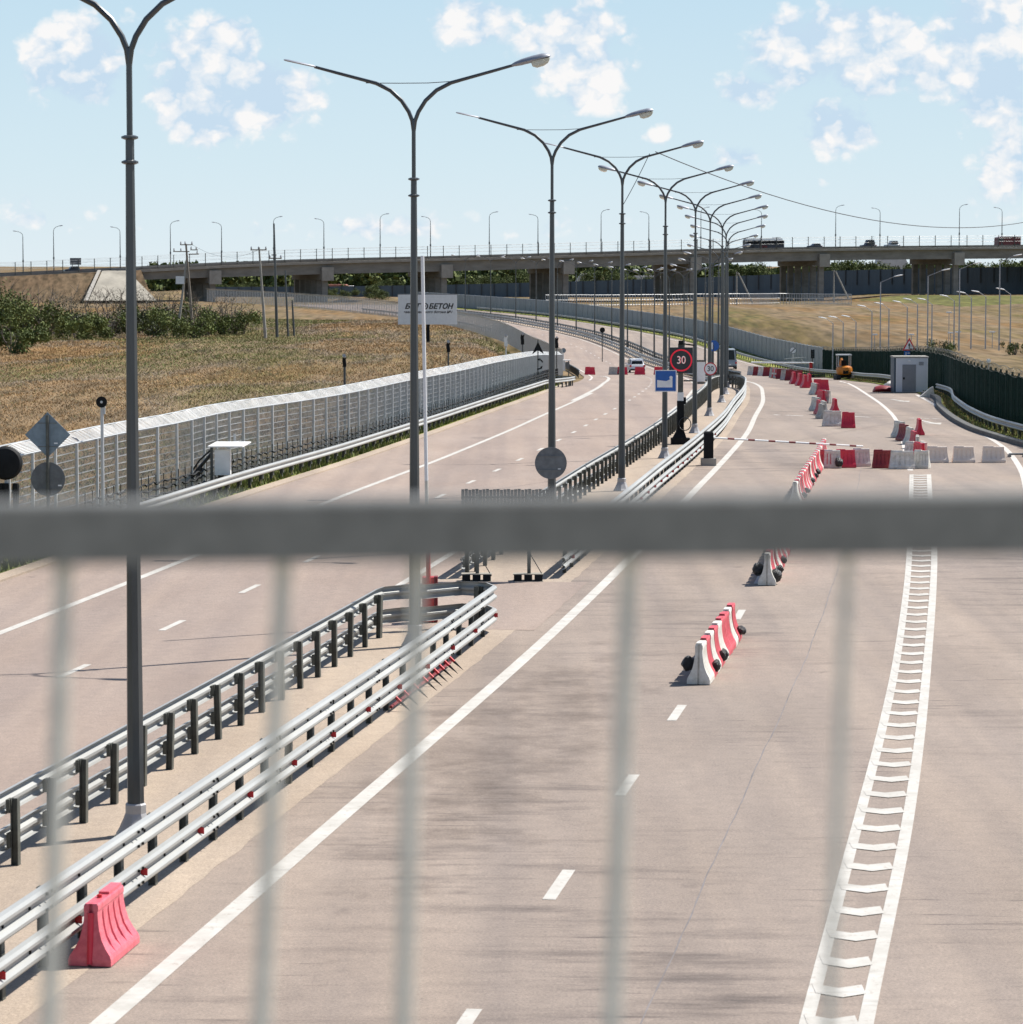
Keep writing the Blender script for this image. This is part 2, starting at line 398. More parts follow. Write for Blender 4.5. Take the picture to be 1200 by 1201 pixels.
def text_part(body, size, matname, parent, loc, rz=0, shear=0, bold=0, name='lettering', sx=1):
    me = text_mesh(body, size, shear=shear, bold=bold); me.materials.clear(); me.materials.append(M[matname])
    o = bpy.data.objects.new(name, me); col.objects.link(o); o.parent = parent; o.location = loc; o.rotation_euler = (math.pi/2, 0, rz); o.scale = (sx,1,1); return o

# ------------------------------------------------------------------ ground
FENCE_L = [G(-120,690)[:2], G(60,631)[:2], G(150,602)[:2], G(212,585)[:2], G(280,562)[:2], G(407,530)[:2], G(480,506)[:2], G(560,479)[:2]] + \
    [(1.3,240),(3.4,285),(4.9,320),(5.35,345),(5.2,372),(4.5,410),(2.5,450),(-1,500),(-7,550),(-14.8,600),(-26,650),(-39,700),(-58,760),(-76,810)]
FENCE_R = [(26,60),(25,100),(24.4,140),(24.8,157),(26,180),(28,205),(29.8,224),(32,260),(34,300),(35.5,340),(36,375),(35.5,425),(33.5,470),(30,515),(24,560),(17,603),(8,650),(-5,700),(-22,760)]
lbt = sorted([(p[1], p[0]) for p in FENCE_L]); lbt = [(0, lbt[0][1] - .1)] + lbt + [(900,-105)]
rbt = [(0,26)] + [(p[1], p[0]) for p in FENCE_R] + [(900,-60)]
def lin(tab, v):
    if v <= tab[0][0]: return tab[0][1]
    for a, b in zip(tab, tab[1:]):
        if v <= b[0]: return a[1] + (b[1]-a[1]) * (v-a[0]) / (b[0]-a[0])
    return tab[-1][1]
RR = [(0,24),(110,24),(145,22.9),(162,22.8),(190,25),(212,27.5),(250,29),(300,31),(370,32.3),(425,31.3),(470,29.5),(515,26.3),(560,20.5),(603,13.5),(650,4),(700,-9),(760,-26)]
def rr(y): return interp(RR, y)
def sstep(t): t = max(0, min(1, t)); return t*t*(3-2*t)
from mathutils import noise as mnoise
def terrain(x, y):
    g = gz(y) - .06; L = lin(lbt, y) - .8; Rb = lin(rbt, y) + .6
    und = .35 * mnoise.noise(Vector((x*.03, y*.02, 0))) + .12 * mnoise.noise(Vector((x*.15, y*.1, 3)))
    fl = 0.05 + und + lin([(0,0),(400,0),(560,-.1),(700,-1.2),(800,-2.0),(950,-3.0),(2000,-3)], y)
    far_r = lin([(0,0),(110,0),(200,-.8),(300,-1.3),(650,-1.3),(820,-2.2),(950,-2.6),(2000,-2.6)], y)
    far_r += 1.6 * sstep((x - 85) / 25) * sstep((y - 560) / 200)
    fr = far_r + und * .7
    if x < L: w = lin([(0,5),(150,5),(360,9),(560,26),(800,30)], y); t = sstep((L - x) / w); return g * (1-t) + fl * t
    if x > Rb: t = sstep((x - Rb) / 12); return g * (1-t) + fr * t
    if y > 780: t = sstep((y-780)/60); return g*(1-t) + (fr)*t
    return g
xs = [-6000,-2500,-1000,-500,-340] + list(np.arange(-260, 261, 2.5)) + [340,500,1000,2500,6000]
ys = [-200,-50,0] + list(np.arange(15, 420, 3.0)) + list(np.arange(420, 1000, 6.0)) + [1050,1150,1300,1600,2200,3500,9000]
mb = MB(); nx = len(xs)
for y in ys:
    for x in xs: mb.v.append((float(x), float(y), terrain(float(x), float(y)) if y < 1600 else -3.0))
for j in range(len(ys)-1):
    for i in range(nx-1): mb.f.append((j*nx+i, j*nx+i+1, (j+1)*nx+i+1, (j+1)*nx+i)); mb.m.append(0)
mb.build('ground', 'field', kind='structure', smooth=True)
mb = MB(); gx = list(range(78, 300, 4)); gy = list(range(630, 880, 6))
for y in gy:
    for x in gx: mb.v.append((x, y, terrain(x, y) + (.06 if (70 < x and 540 < y < 874) else -.3) - 1.2*(1-sstep((x-76)/20)*1) - .8*(1-sstep((y-632)/50))))
for j in range(len(gy)-1):
    for i in range(len(gx)-1): a = j*len(gx)+i; mb.f.append((a, a+1, a+1+len(gx), a+len(gx))); mb.m.append(0)
mb.build('grass_slope', 'slope_green', kind='structure', smooth=True)

def strip(mb, ya, yb, fa, fb, dz, step=3.0):
    """sheet between two edge functions y -> (x, y)"""
    n = max(1, int(abs(yb-ya)/step)); prev = None
    for i in range(n+1):
        y = ya + (yb-ya)*i/n; a = fa(y); b = fb(y)
        cur = ((a[0], a[1], gz(a[1])+dz), (b[0], b[1], gz(b[1])+dz))
        if prev: mb.quad(prev[0], prev[1], cur[1], cur[0])
        prev = cur
o_ = lambda o: (lambda y: off(y, o))
mb = MB(); strip(mb, 10, 760, o_(0), lambda y: (rr(y), y), 0)
road_r = mb.build('road', 'asphalt', kind='structure')
mb = MB(); strip(mb, 10, 760, o_(-12.5), o_(0), 0)
# turn-off apron left at the island
road_l = mb.build('road', 'asphalt_left', kind='structure')
def wob(o, s): return lambda y: off(y, o + .05*mnoise.noise(Vector((y*.9, s, 0))) + .03*mnoise.noise(Vector((y*3.1, s, 2))))
mb = MB(); strip(mb, 10, 150, wob(-1.75, 1), wob(1.68, 5), .004, .35); strip(mb, 150, 700, o_(-1.75), o_(1.68), .004, 2.0)
mb.build('median_strip', 'median_paving', kind='structure')
# opening of the median between the two barrier loops (worn concrete)
mb = MB(); strip(mb, 70.5, 81, wob(-1.9, 3), wob(2.1, 7), .0065, .5); mb.build('median_crossing', 'verge_dry' if False else 'asphalt_left', kind='structure')
# verges
mb = MB(); strip(mb, 10, 240, o_(-13.1), lambda y: (lin(lbt, y)-.6, y), .02); mb.build('verge', 'verge_green', kind='structure')
mb = MB(); strip(mb, 240, 262, o_(-13.1), lambda y: (lin(lbt, y)-.6, y), .02); mb.build('verge', 'verge_green', kind='structure')
mb = MB(); strip(mb, 60, 215, lambda y: (rr(y)+.3, y), lambda y: (lin(rbt, y)+1.2, y), .1); strip(mb, 215, 760, lambda y: (rr(y)+.0, y), lambda y: (lin(rbt, y)+.2, y), .05)
mb.build('verge', 'verge_green', kind='structure')
# kerbs
mb = MB()
def kerb(ya, yb, fa, w, h, step=2.0, low=0):
    secs = []; n = int((yb-ya)/step)
    for i in range(n+1):
        y = ya + (yb-ya)*i/n; x, yy = fa(y); z = gz(yy)
        secs.append([(x, yy, z-.05), (x+w*.06, yy, z+h-.02), (x+w*.15, yy, z+h), (x+w, yy, z+h), (x+w, yy, z-.05)])
    mb.loft(secs)
kerb(10, 262, o_(-13.1), .6, .05); mb.build('kerb', 'median_paving', kind='structure')
mb = MB(); kerb(60, 222, lambda y: (rr(y), y), .35, .22); mb.build('kerb', ['backlit_kerb'], kind='structure')

# ------------------------------------------------------------------ painted markings
mk = MB(); mw = MB()
def line_off(mb, o, w, ya, yb, dz=.006): strip(mb, ya, yb, o_(o-w/2), o_(o+w/2), dz, 2.0)
line_off(mk, 2.55, .26, 15, 700); line_off(mk, -2.45, .2, 15, 700); line_off(mk, -9.3, .22, 15, 225)
line_off(mw, -11.7, .2, 300, 640); line_off(mk, 12.0, .2, 330, 640)
for k in range(-1, 10): line_off(mk, 6.33, .17, 34.2+8*k-1, 34.2+8*k+1) if 34.2+8*k < 92 else None
for k in range(-4, 20): line_off(mk, -5.95, .16, 62.4+8*k-1, 62.4+8*k+1)
for k in range(20, 60): line_off(mw, -5.95, .16, 62.4+8*k-1, 62.4+8*k+1)
def pxline(mb, pts, w, dz=.006, sm=True):
    g = [G(*p)[:2] for p in pts]; pa = smooth_path(g) if sm and len(g) > 2 else g; ns = normals(pa); prev = None
    for p, n in zip(pa, ns):
        a = (p[0]+n[0]*w/2, p[1]+n[1]*w/2); b = (p[0]-n[0]*w/2, p[1]-n[1]*w/2)
        cur = ((*a, gz(a[1])+dz), (*b, gz(b[1])+dz))
        if prev: mb.quad(prev[0], prev[1], cur[1], cur[0])
        prev = cur
pxline(mk, [(672,470),(690,461),(704,453),(712,447),(714,443.5),(708,441.5),(690,441)], .3, .010)
pxline(mw, [(1075,463),(1100,477),(1125,492),(1142,505),(1163,515),(1183,530),(1198,552),(1204,575)], .24)
pxline(mw, [(985,447),(1010,458),(1036,476),(1048,488),(1054,499),(1058,512),(1063,532),(1068,552)], .22)
for a, b in (((908,486.5),(914,487)),((922,487),(942,488)),((1001,488.5),(1021,489.5)),((1067,490.5),(1073,490.7)),((1077,490.8),(1090,491)),((1093,491.2),(1102,491.5))): pxline(mw, [a, b], .3, .010)
def arrow_px(a, b):
    pa = G(*a); pb = G(*b); dx, dy = pb[0]-pa[0], pb[1]-pa[1]; l = math.hypot(dx, dy); ux, uy = dx/l, dy/l; nx_, ny_ = -uy, ux
    def q(s, t, dz=.010): x = pa[0]+ux*s+nx_*t; y = pa[1]+uy*s+ny_*t; return (x, y, gz(y)+dz)
    mk.quad(q(0,-.12), q(l*.62,-.12), q(l*.62,.12), q(0,.12)); mk.poly([q(l*.62,-.5), q(l,0), q(l*.62,.5)])
arrow_px((1046,468.5),(1066,471.5)); arrow_px((1079,493),(1103,498))
# ladder (chevron rumble) strip between two solid lines
LL = [(937,1201),(990,1002),(1029,857),(1048,770),(1062,668),(1066,584),(1067,554)]
LR = [(1025,1201),(1072.5,958),(1091,799),(1099.6,649),(1094,584),(1092,554)]
gl = sorted([(G(*p)[1], G(*p)[0]) for p in LL]); gr = sorted([(G(*p)[1], G(*p)[0]) for p in LR])
def ext(t): (a, b), (c, d) = t[0], t[1]; s = (d-b)/(c-a); return [(20, b-(a-20)*s)] + t
gl = ext(gl); gr = ext(gr)
fl_ = lambda y: interp(gl, y); fr_ = lambda y: interp(gr, y)
strip(mk, 22, 124, lambda y: (fl_(y), y), lambda y: (fl_(y)+.155, y), .006, 1.5); strip(mk, 22, 124, lambda y: (fr_(y)-.17, y), lambda y: (fr_(y), y), .006, 1.5)
y = 24.6
while y < 123.5:
    xa, xb = fl_(y)+.12, fr_(y)-.13; xm = (xa+xb)/2; z = gz(y)+.010
    mk.poly([(xa, y+.16, z), (xm, y-.06, z), (xb, y+.12, z), (xb, y+.56, z), (xm, y+.40, z), (xa, y+.62, z)]); y += 1.47
mk.build('road_marking', 'marking_paint', kind='structure'); mw.build('road_marking', 'marking_worn', kind='structure')
mb = MB(); prev = None
for i in range(400):
    y = 18 + i*.28; x = off(y, 8.35)[0] + .012*math.sin(y*.7) + .015*mnoise.noise(Vector((y*.8,0,0))); w = .009 + .009*mnoise.noise(Vector((y*2.1,5,0)))
    cur = ((x-w, y, gz(y)+.004), (x+w, y, gz(y)+.004))
    if prev: mb.quad(prev[0], prev[1], cur[1], cur[0])
    prev = cur
mb.build('road_joint', 'joint_sealant', kind='structure')
# ------------------------------------------------------------------ guardrails
WPROF = [(.0,-.155),(.055,-.145),(.085,-.11),(.085,-.075),(.05,-.045),(.01,-.02),(.01,.02),(.05,.045),(.085,.075),(.085,.11),(.055,.145),(.0,.155)]
def beam(mb, path, ns, zc, side=1, gap=.10):
    secs = []
    prof = WPROF + [(d-.008, z) for d, z in reversed(WPROF)]
    for p, n in zip(path, ns):
        z0 = gz(p[1]) + zc; secs.append([(p[0]+n[0]*side*(gap+d), p[1]+n[1]*side*(gap+d), z0+z) for d, z in prof])
    mb.loft(secs)
def post_mesh(name, h, w=.12, d=.10, m='post_metal', spacer=True):
    mb = MB(); t = .014
    mb.box(-w/2, -d/2, -.1, w/2, -d/2+t, h); mb.box(-w/2, d/2-t, -.1, w/2, d/2, h); mb.box(-t/2, -d/2+t, -.1, t/2, d/2-t, h-.003)
    if spacer:
        mb.box(-w/2-.03, d/2, .27, w/2+.03, d/2+.05, .47)
        if h > .8: mb.box(-w/2-.03, d/2, .74, w/2+.03, d/2+.05, h-.01)
    me = bpy.data.meshes.new(name); me.from_pydata(mb.v, [], mb.f); me.materials.append(M[m]); return me
def guardrail(label, path, beams, post_h, spacing=1.65, side=1, maxposts=100, reflect=None, cat='guardrail', group=None, double=True, beam_mat='galv', pw=.12):
    p0 = path[0]; root = empty('guardrail', (p0[0], p0[1], gz(p0[1])), label, cat, group)
    fine = resample(path, 1.0) if len(path) < 40 else path; ns = normals(fine)
    for zc in beams: mb = MB(); beam(mb, fine, ns, zc, side); mb.build('beam', beam_mat, root, world=True)
    pts = resample(path, spacing); pn = normals(pts); pm = post_mesh('post', post_h, w=pw); L = []
    for p, n in zip(pts, pn): L.append((math.hypot(p[0], p[1]), p, n))
    L.sort(key=lambda t: t[0])
    for i, (d, p, n) in enumerate(L[:maxposts]):
        o = bpy.data.objects.new('post', pm); col.objects.link(o); o.parent = root
        o.location = (p[0]-root.location.x, p[1]-root.location.y, gz(p[1])-root.location.z); o.rotation_euler = (0,0, math.atan2(n[1]*side, n[0]*side) - math.pi/2); o.rotation_euler.x = rnd.gauss(0,.012); o.rotation_euler.y = rnd.gauss(0,.012); o.location.z += rnd.uniform(-.03,.015)
    if len(L) > maxposts:
        mb = MB()
        for d, p, n in L[maxposts:]:
            mb.box(-.06,-.05,-.1,.06,.05,post_h, rz=math.atan2(n[1]*side, n[0]*side)-math.pi/2, c=(p[0],p[1],gz(p[1])))
        mb.build('post', 'post_metal', root, world=True, kind='stuff')
    # bolts in the valley and overlapping splices, near part only
    mb = MB(); mb2 = MB(); bp = resample([p for p in path if p[1] < 95], .5); bn = normals(bp) if len(bp) > 2 else []
    for i, (p, n) in enumerate(zip(bp, bn)):
        for zc in beams:
            c = (p[0]+n[0]*side*.118, p[1]+n[1]*side*.118, gz(p[1])+zc)
            if i % 2 == 0: mb.box(-.016,-.012,-.016,.016,.012,.016, rz=math.atan2(n[1]*side, n[0]*side)-math.pi/2, c=c)
            if i % 8 == 3:
                for dz in (-.09,.09):
                    for dx in (-.1,.1): mb.box(-.016+dx,-.012+.085,-.016+dz,.016+dx,.012+.085,.016+dz, rz=math.atan2(n[1]*side, n[0]*side)-math.pi/2, c=c)
    if mb.v: mb.build('bolt', 'black', root, world=True, kind='stuff')
    if reflect:
        rm = MB(); rm.prism([(-.05,-.055),(.05,-.055),(.0,.06)], -.02, .02); rm.prism([(-.05,-.055),(.05,-.055),(.0,.06)], .021, .03)
        rp = resample([p for p in path if reflect(p)], 3.0); rn = normals(rp)
        rme = None
        for p, n in zip(rp, rn):
            if rme is None:
                mbx = MB(); mbx.poly([(-.015,.0,-.045),(-.015,.0,.045),(.01,.088,.045),(.01,.088,-.045)]); mbx.poly([(-.015,.0,-.045),(.01,.088,-.045),(.01,.088,.045),(-.015,.0,.045)]); mbx.box(-.010,.0,-.04,.010,.085,.04)
                o = mbx.build('reflector', 'red_paint', root); rme = o.data
            else: o = bpy.data.objects.new('reflector', rme); col.objects.link(o); o.parent = root
            q = (p[0]+n[0]*side*.115, p[1]+n[1]*side*.115)
            o.location = (q[0]-root.location.x, q[1]-root.location.y, gz(p[1])+.37-root.location.z); o.rotation_euler = (0,0, math.atan2(n[1]*side, n[0]*side)-math.pi/2)
    return root
def arc(cx, cy, r, a0, a1, n=8): return [(cx+r*math.cos(R(a0+(a1-a0)*i/n)), cy+r*math.sin(R(a0+(a1-a0)*i/n))) for i in range(n+1)]
# near loop (U shape, open towards the viewer)
pl = [off(y, -1.0) for y in np.arange(18, 69.6, 1.0)]; pr = [off(y, 1.15) for y in np.arange(70.1, 17, -1.0)]
endl = pl[-1]; endr = pr[0]
mid = [(endl[0]+.12, endl[1]+.5), (endl[0]+.45, endl[1]+.85), (endl[0]+1.0, endl[1]+.95), (endr[0]-.55, endr[1]+.85), (endr[0]-.15, endr[1]+.6)]
near_loop = pl + mid + pr
guardrail('foreground double-beam guardrail loop on the median, rounded end by the red boom cabinet', near_loop, [.86,.37], .93, 1.65, 1, 100,
          reflect=lambda p: p in pr, group='median guardrails')
# far loop
pl = [off(y, -1.05) for y in np.arange(81.8, 224, 1.5)]; pr = [off(y, 1.25) for y in np.arange(226, 81.3, -1.5)]
a, b = pl[-1], pr[0]
mid = [off(225+20*math.cos(R(t)), .1+1.15*math.sin(R(t))) for t in range(-80, 81, 10)]
guardrail('long double-beam guardrail loop round the row of lamps on the median beyond the sign board', pl+mid+pr, [.86,.37], .88, 1.65, 1, 100,
          reflect=lambda p: p in pr and p[1] < 150, group='median guardrails')
# big end plates of the far loop
for o in bpy.data.objects:
    pass
loop2 = [off(y, -1.1) for y in np.arange(262, 690, 3)]
guardrail('far left rail of the median barrier where the road bends left in the distance', loop2, [.86,.37], .88, 2.6, 1, 100, group='median guardrails')
loop3 = [off(y, 1.25) for y in np.arange(690, 262, -3)]
guardrail('far right rail of the median barrier where the road bends left in the distance', loop3, [.86,.37], .88, 2.6, 1, 60, group='median guardrails')
# left edge rail
le = [off(y, -13.25) for y in np.arange(20, 236, 1.5)] + [(off(240,-13.0)[0]+.1, 240), (off(246,-12.6)[0]+.5, 247), (off(250,-12.2)[0]+.4, 253), (off(252,-12.9)[0]+.0, 259), (off(258,-14)[0], 264)]
guardrail('low single-beam guardrail with two bright ridges along the grass of the left road edge', le, [.57], .66, 2.0, -1, 100)
# far-road rails
guardrail('distant guardrail at the outer edge of the right carriageway in front of the grey fence', [(rr(y)+.9, y) for y in np.arange(232, 700, 3)], [.6], .7, 3.0, 1, 60)
guardrail('guardrail behind the dark kerb along the green palisade fence on the right', [(rr(y)+1.15, y) for y in np.arange(70, 222, 1.5)], [.6], .7, 2.0, 1, 90)
guardrail('distant guardrail on the left road edge beyond the corner of the silver fence', [off(y, -13.1) for y in np.arange(330, 690, 3)], [.6], .7, 3.0, -1, 40)

# ------------------------------------------------------------------ lamp posts of the median
ARM_R = [(.0,0),(.03,.12),(.10,.30),(.25,.53),(.48,.74),(.78,.89),(1.0,.95),(1.6,1.11),(2.08,1.24)]
def lamp_parts(root, detail=True, thin=False):
    k = 12 if detail else 8
    mb = MB(); mb.tube([(0,0,.38),(0,0,2.0),(0,0,5.0),(0,0,9.75)], [.122,.115,.092,.062], 8)
    mb.tube([(0,0,9.75),(0,0,10.8)], [.043,.043], k); pole = mb.build('pole', 'lamp_metal', root)
    mb = MB(); mb.lathe([(.29,-.05),(.29,.03),(.25,.09),(.18,.24),(.15,.32),(.15,.44),(.135,.46)], 8); mb.build('base', 'lamp_base', root)
    for z in (9.38, 9.72):
        mb = MB(); mb.lathe([(.075,z-.03),(.12,z-.012),(.12,z+.012),(.075,z+.03)], k); mb.build('collar', 'lamp_metal', root)
    for s in (-1, 1):
        mb = MB(); mb.tube([(s*x,0,10.7+z*1.0+(.1 if i else 0)) for i,(x,z) in enumerate(ARM_R)], [.043]*5+[.04,.036,.033,.03], 8); arm = mb.build('arm', 'lamp_metal', root, smooth=True)
        # head: flattened shell, with glass bowl below the outer half
        tilt = .22; secs = []
        fl = thin and s < 0
        for t, w, hu, hd in ((0,.04,.02,.02),(.05,.14,.03,.02),(.60,.16,.03,.02),(.66,.10,.02,.015)) if fl else ((0,.035,.03,.03),(.06,.075,.055,.04),(.2,.12,.085,.05),(.42,.15,.10,.045),(.62,.15,.10,.03),(.74,.11,.07,.02),(.79,.05,.03,.01)):
            bx = 2.05 + t; bz = 10.8 + 1.24 + t*tilt; ring = []
            for j in range(12):
                a = 2*math.pi*j/12; ring.append((s*(bx), w*math.cos(a), bz + (hu if math.sin(a) > 0 else hd)*math.sin(a)))
            secs.append(ring)
        mb = MB(); mb.loft(secs); hd_ = mb.build('lamp_head', 'lamp_head', root, smooth=True)
        if fl: continue
        secs = []
        for t, w, hd in ((.40,.07,.02),(.43,.11,.10),(.52,.125,.145),(.66,.12,.135),(.74,.10,.10),(.78,.06,.03)):
            bx = 2.05 + t; bz = 10.8 + 1.24 + t*tilt - .028
            secs.append([(s*bx, w*math.cos(a), bz - hd*abs(math.sin(a)) if a > math.pi else bz+.002) for a in [math.pi + math.pi*j/8 for j in range(9)]])
        mb = MB(); mb.loft(secs); mb.build('lens', 'lens', hd_, smooth=True)
    mb = MB(); mb.tube([(-1.0,0,11.70),(-.3,0,11.69),(.3,0,11.69),(1.0,0,11.73)], .008, 4); mb.build('tie_wire', 'wire', root)
LAMPY = [44.9,67.3,91.3,113.8,136,158,180,202,222,245,268,290,313,335,358,380,403,425,448,470,492,515,537,559,581,603,625,647]
lroot = None
for i, y in enumerate(LAMPY):
    x, yy = off(y, 0); s = mx(y+2)-mx(y-2); rz = -math.atan2(s, 4)
    if i == 0: x += .0
    if i == 4: lroot = None
    if lroot is None:
        lroot = empty('street_lamp', (x, yy, gz(yy)), '', 'street lamp'); lamp_parts(lroot, thin=i < 4); o = lroot
    else: o = copy_tree(lroot); o.location = (x, yy, gz(yy))
    o.rotation_euler = (0, 0, rz + rnd.uniform(-.03,.03))
    if i == 0: lb = 'closest grey double-arm street lamp at left, its heads cut off by the upper edge'
    elif i < 9: lb = f'grey double-arm street lamp inside the median guardrails, {ordn(i)} counting away from the viewer'
    else: lb = f'distant double-arm street lamp along the far median curve, number {ordn(i)} counting away from the viewer'.replace('number ','')
    o['label'] = lb; o['category'] = 'street lamp'; o['group'] = 'double-arm street lamps on the median'

# guy cable from a lamp arm over to the right
def cable(name, label, pts, r, cat='cable', n=24, group=None):
    root = MB(); path = []
    for (a, b, sag) in pts:
        a = Vector(a); b = Vector(b)
        for i in range(n+1): t = i/n; q = a.lerp(b, t); q.z -= 4*sag*t*(1-t); path.append(tuple(q))
    root.tube(path, r, 5); o = root.build(name, 'wire'); tag(o, label, cat, group); return o
cable('overhead_cable', 'thin cable sagging from the fourth street lamp across the sky to the right', [(P(769,178,114), P(1215,258,180), 1.3)], .018)
cable('overhead_cable', 'short thin wire from a lamp arm down to the fourth street lamp pole', [(P(762,180,113.8), P(731,240,113.8), .05)], .012)

# ------------------------------------------------------------------ silver mesh fence on the left
def mesh_fence(path, label, h, hfar, group=None, wm='silver_dull'):
    p0 = path[0]; root = empty('mesh_fence', (p0[0], p0[1], gz(p0[1])), label, 'fence', group)
    H = lambda y: h + (hfar-h)*min(1, max(0, (y-115)/150))
    fine = resample(path, .5); ns = normals(fine)
    mb = MB()
    # vertical wires
    v = resample(path, .12)
    for i in range(0, len(v)):
        x, y = v[i]
        if y > 330 and i % 2: continue
        r = .008 if y < 200 else (.006 if y < 330 else .012)
        z = gz(y); hh = H(y); mb.quad((x-r,y,z),(x+r,y,z),(x+r,y,z+hh),(x-r,y,z+hh))
        mb.quad((x,y-r,z),(x,y+r,z),(x,y+r,z+hh),(x,y-r,z+hh))
    g = resample(path, 2.5)
    for a, b in zip(g, g[1:]):
        zs = np.arange(.1, 3.0, .26)
        dx, dy = b[0]-a[0], b[1]-a[1]; l = math.hypot(dx,dy); nx_, ny_ = -dy/l*.009, dx/l*.009
        for zz in zs:
            f = zz/3.0
            za = gz(a[1]) + f*H(a[1]); zb = gz(b[1]) + f*H(b[1]); r = .015
            mb.quad((a[0],a[1],za-r),(b[0],b[1],zb-r),(b[0],b[1],zb+r),(a[0],a[1],za+r))
            mb.quad((a[0]-nx_,a[1]-ny_,za+r),(b[0]-nx_,b[1]-ny_,zb+r),(b[0]+nx_,b[1]+ny_,zb+r),(a[0]+nx_,a[1]+ny_,za+r))
    mb.build('mesh_panel', wm, root, world=True)
    # slanted top: dense mesh leaning back over the field
    mb = MB(); top = resample(path, .5); tn = normals(top); prev = None
    for i, (p, n) in enumerate(zip(top, tn)):
        z = gz(p[1]) + H(p[1]); w = .012
        q = (p[0]+n[0]*.42, p[1]+n[1]*.42, z+.27 + .02*math.sin(i*1.3) + .02*rnd.random())
        if prev:
            a0, q0 = prev; a1 = (p[0],p[1],z)
            # 12 narrow slats with gaps between, running along the fence
            for k in range(9):
                t0 = k/9; t1 = t0 + .07
                A = Vector(a0).lerp(Vector(q0), t0); B = Vector(a1).lerp(Vector(q), t0); C_ = Vector(a1).lerp(Vector(q), t1); Dq = Vector(a0).lerp(Vector(q0), t1)
                mb.quad(tuple(A), tuple(B), tuple(C_), tuple(Dq))
        prev = ((p[0],p[1],z), q)
    mb.build('top_mesh', 'mesh_cap', root, world=True)
    mb = MB(); mb.tube([(p[0],p[1],gz(p[1])+H(p[1])) for p in g], .03, 6); mb.build('top_rail', 'silver', root, world=True)
    mb = MB(); mb.tube([(p[0]+n[0]*.43,p[1]+n[1]*.43,gz(p[1])+H(p[1])+.28) for p, n in zip(g, normals(g))], .025, 6); mb.build('top_rail', 'silver_dull', root, world=True)
    pm = MB(); pm.box(-.04,-.035,-.1,.04,.035,1.0); me = None
    gp = resample(path, 2.5); gn = normals(gp)
    for i, (p, n) in enumerate(zip(gp, gn)):
        if i < 100:
            if me is None: o = pm.build('post', 'silver', root); me = o.data
            else: o = bpy.data.objects.new('post', me); col.objects.link(o); o.parent = root
            o.location = (p[0]-root.location.x - n[0]*.05, p[1]-root.location.y - n[1]*.05, gz(p[1])-root.location.z); o.scale = (1,1,H(p[1])); o.rotation_euler = (0,0,math.atan2(n[1],n[0]))
    if len(gp) > 100:
        mb = MB()
        for p, n in zip(gp[100:], gn[100:]): mb.box(-.05,-.04,-.1,.05,.04,H(p[1]), rz=math.atan2(n[1],n[0]), c=(p[0]-n[0]*.05,p[1]-n[1]*.05,gz(p[1])))
        mb.build('post', 'silver', root, world=True, kind='stuff')
    return root
fl_near = smooth_path([p for p in FENCE_L if p[1] < 350], 5); fl_far = smooth_path([p for p in FENCE_L if p[1] > 340], 5)
mesh_fence(fl_near, 'silver wire mesh fence with bright folded-back top between left road and dry field', 2.6, 2.35, 'silver mesh fences')
mesh_fence(fl_far, 'far stretch of pale mesh fence curving away below the overpass behind the billboard', 2.8, 2.9, 'silver mesh fences', 'silver')
# low razor-wire line in front
rp = [(p[0]+.45, p[1]-.1) for p in resample([q for q in fl_near if 95 < q[1] < 300], .3)]
root = empty('razor_wire', (rp[0][0], rp[0][1], gz(rp[0][1])), 'low black spiked razor wire barrier standing in front of the silver mesh fence', 'razor wire')
mb = MB()
for i, (x, y) in enumerate(rp):
    if i % 3 == 0: z = gz(y); mb.box(-.012,-.012,0,.012,.012,1.12 + .05*rnd.random(), c=(x,y,z))
mb.build('stake', 'black', root, world=True, kind='stuff')
for zc in (.45, .66, .86):
    mb = MB()
    mb.tube([(x+rnd.uniform(-.02,.02), y, gz(y)+zc+.035*math.sin(i*1.6)+rnd.uniform(-.03,.03)) for i, (x, y) in enumerate(rp)], .036, 4); mb.build('barbed_strand', 'black', root, world=True)

# ------------------------------------------------------------------ green palisade fence on the right
def palisade(path, label, h, m, pale, spacing, gp_, coil, name='palisade_fence', cat='fence'):
    p0 = path[0]; root = empty(name, (p0[0], p0[1], gz(p0[1])), label, cat)
    mb = MB()
    for x, y in resample(path, spacing):
        z = gz(y); n = len(mb.v); hh = h + rnd.uniform(-.03,.03); rz = rnd.uniform(-.15,.15)
        mb.box(-pale/2,-.015,-.05,pale/2,.015,hh-.1, rz=rz, c=(x,y,z)); mb.poly([(x-pale/2,y,z+hh-.1),(x+pale/2,y,z+hh-.1),(x,y,z+hh)])
    mb.build('pales', m, root, world=True)
    for zz in (.4, h-.45):
        mb = MB(); mb.tube([(x, y+.04, gz(y)+zz) for x, y in resample(path, 2)], .035, 4); mb.build('cross_rail', m, root, world=True)
    me = None
    for i, (x, y) in enumerate(resample(path, gp_)[:95]):
        if me is None: pb = MB(); pb.box(-.05,-.05,-.1,.05,.05,h+.15); o = pb.build('post', m, root); me = o.data
        else: o = bpy.data.objects.new('post', me); col.objects.link(o); o.parent = root
        o.location = (x-root.location.x, y+.08-root.location.y, gz(y)-root.location.z)
    if coil:
        mb = MB(); f = resample(path, .06); pts = []
        for i, (x, y) in enumerate(f):
            a = i*.52; r = .2 + .04*math.sin(i*.07); pts.append((x + r*math.cos(a), y, gz(y)+h+.14+r*math.sin(a)))
        mb.tube(pts, .009, 3, caps=False); mb.build('razor_coil', 'galv_dull', root, world=True)
    return root
fr1 = smooth_path([p for p in FENCE_R if 100 <= p[1] <= 375], 5)
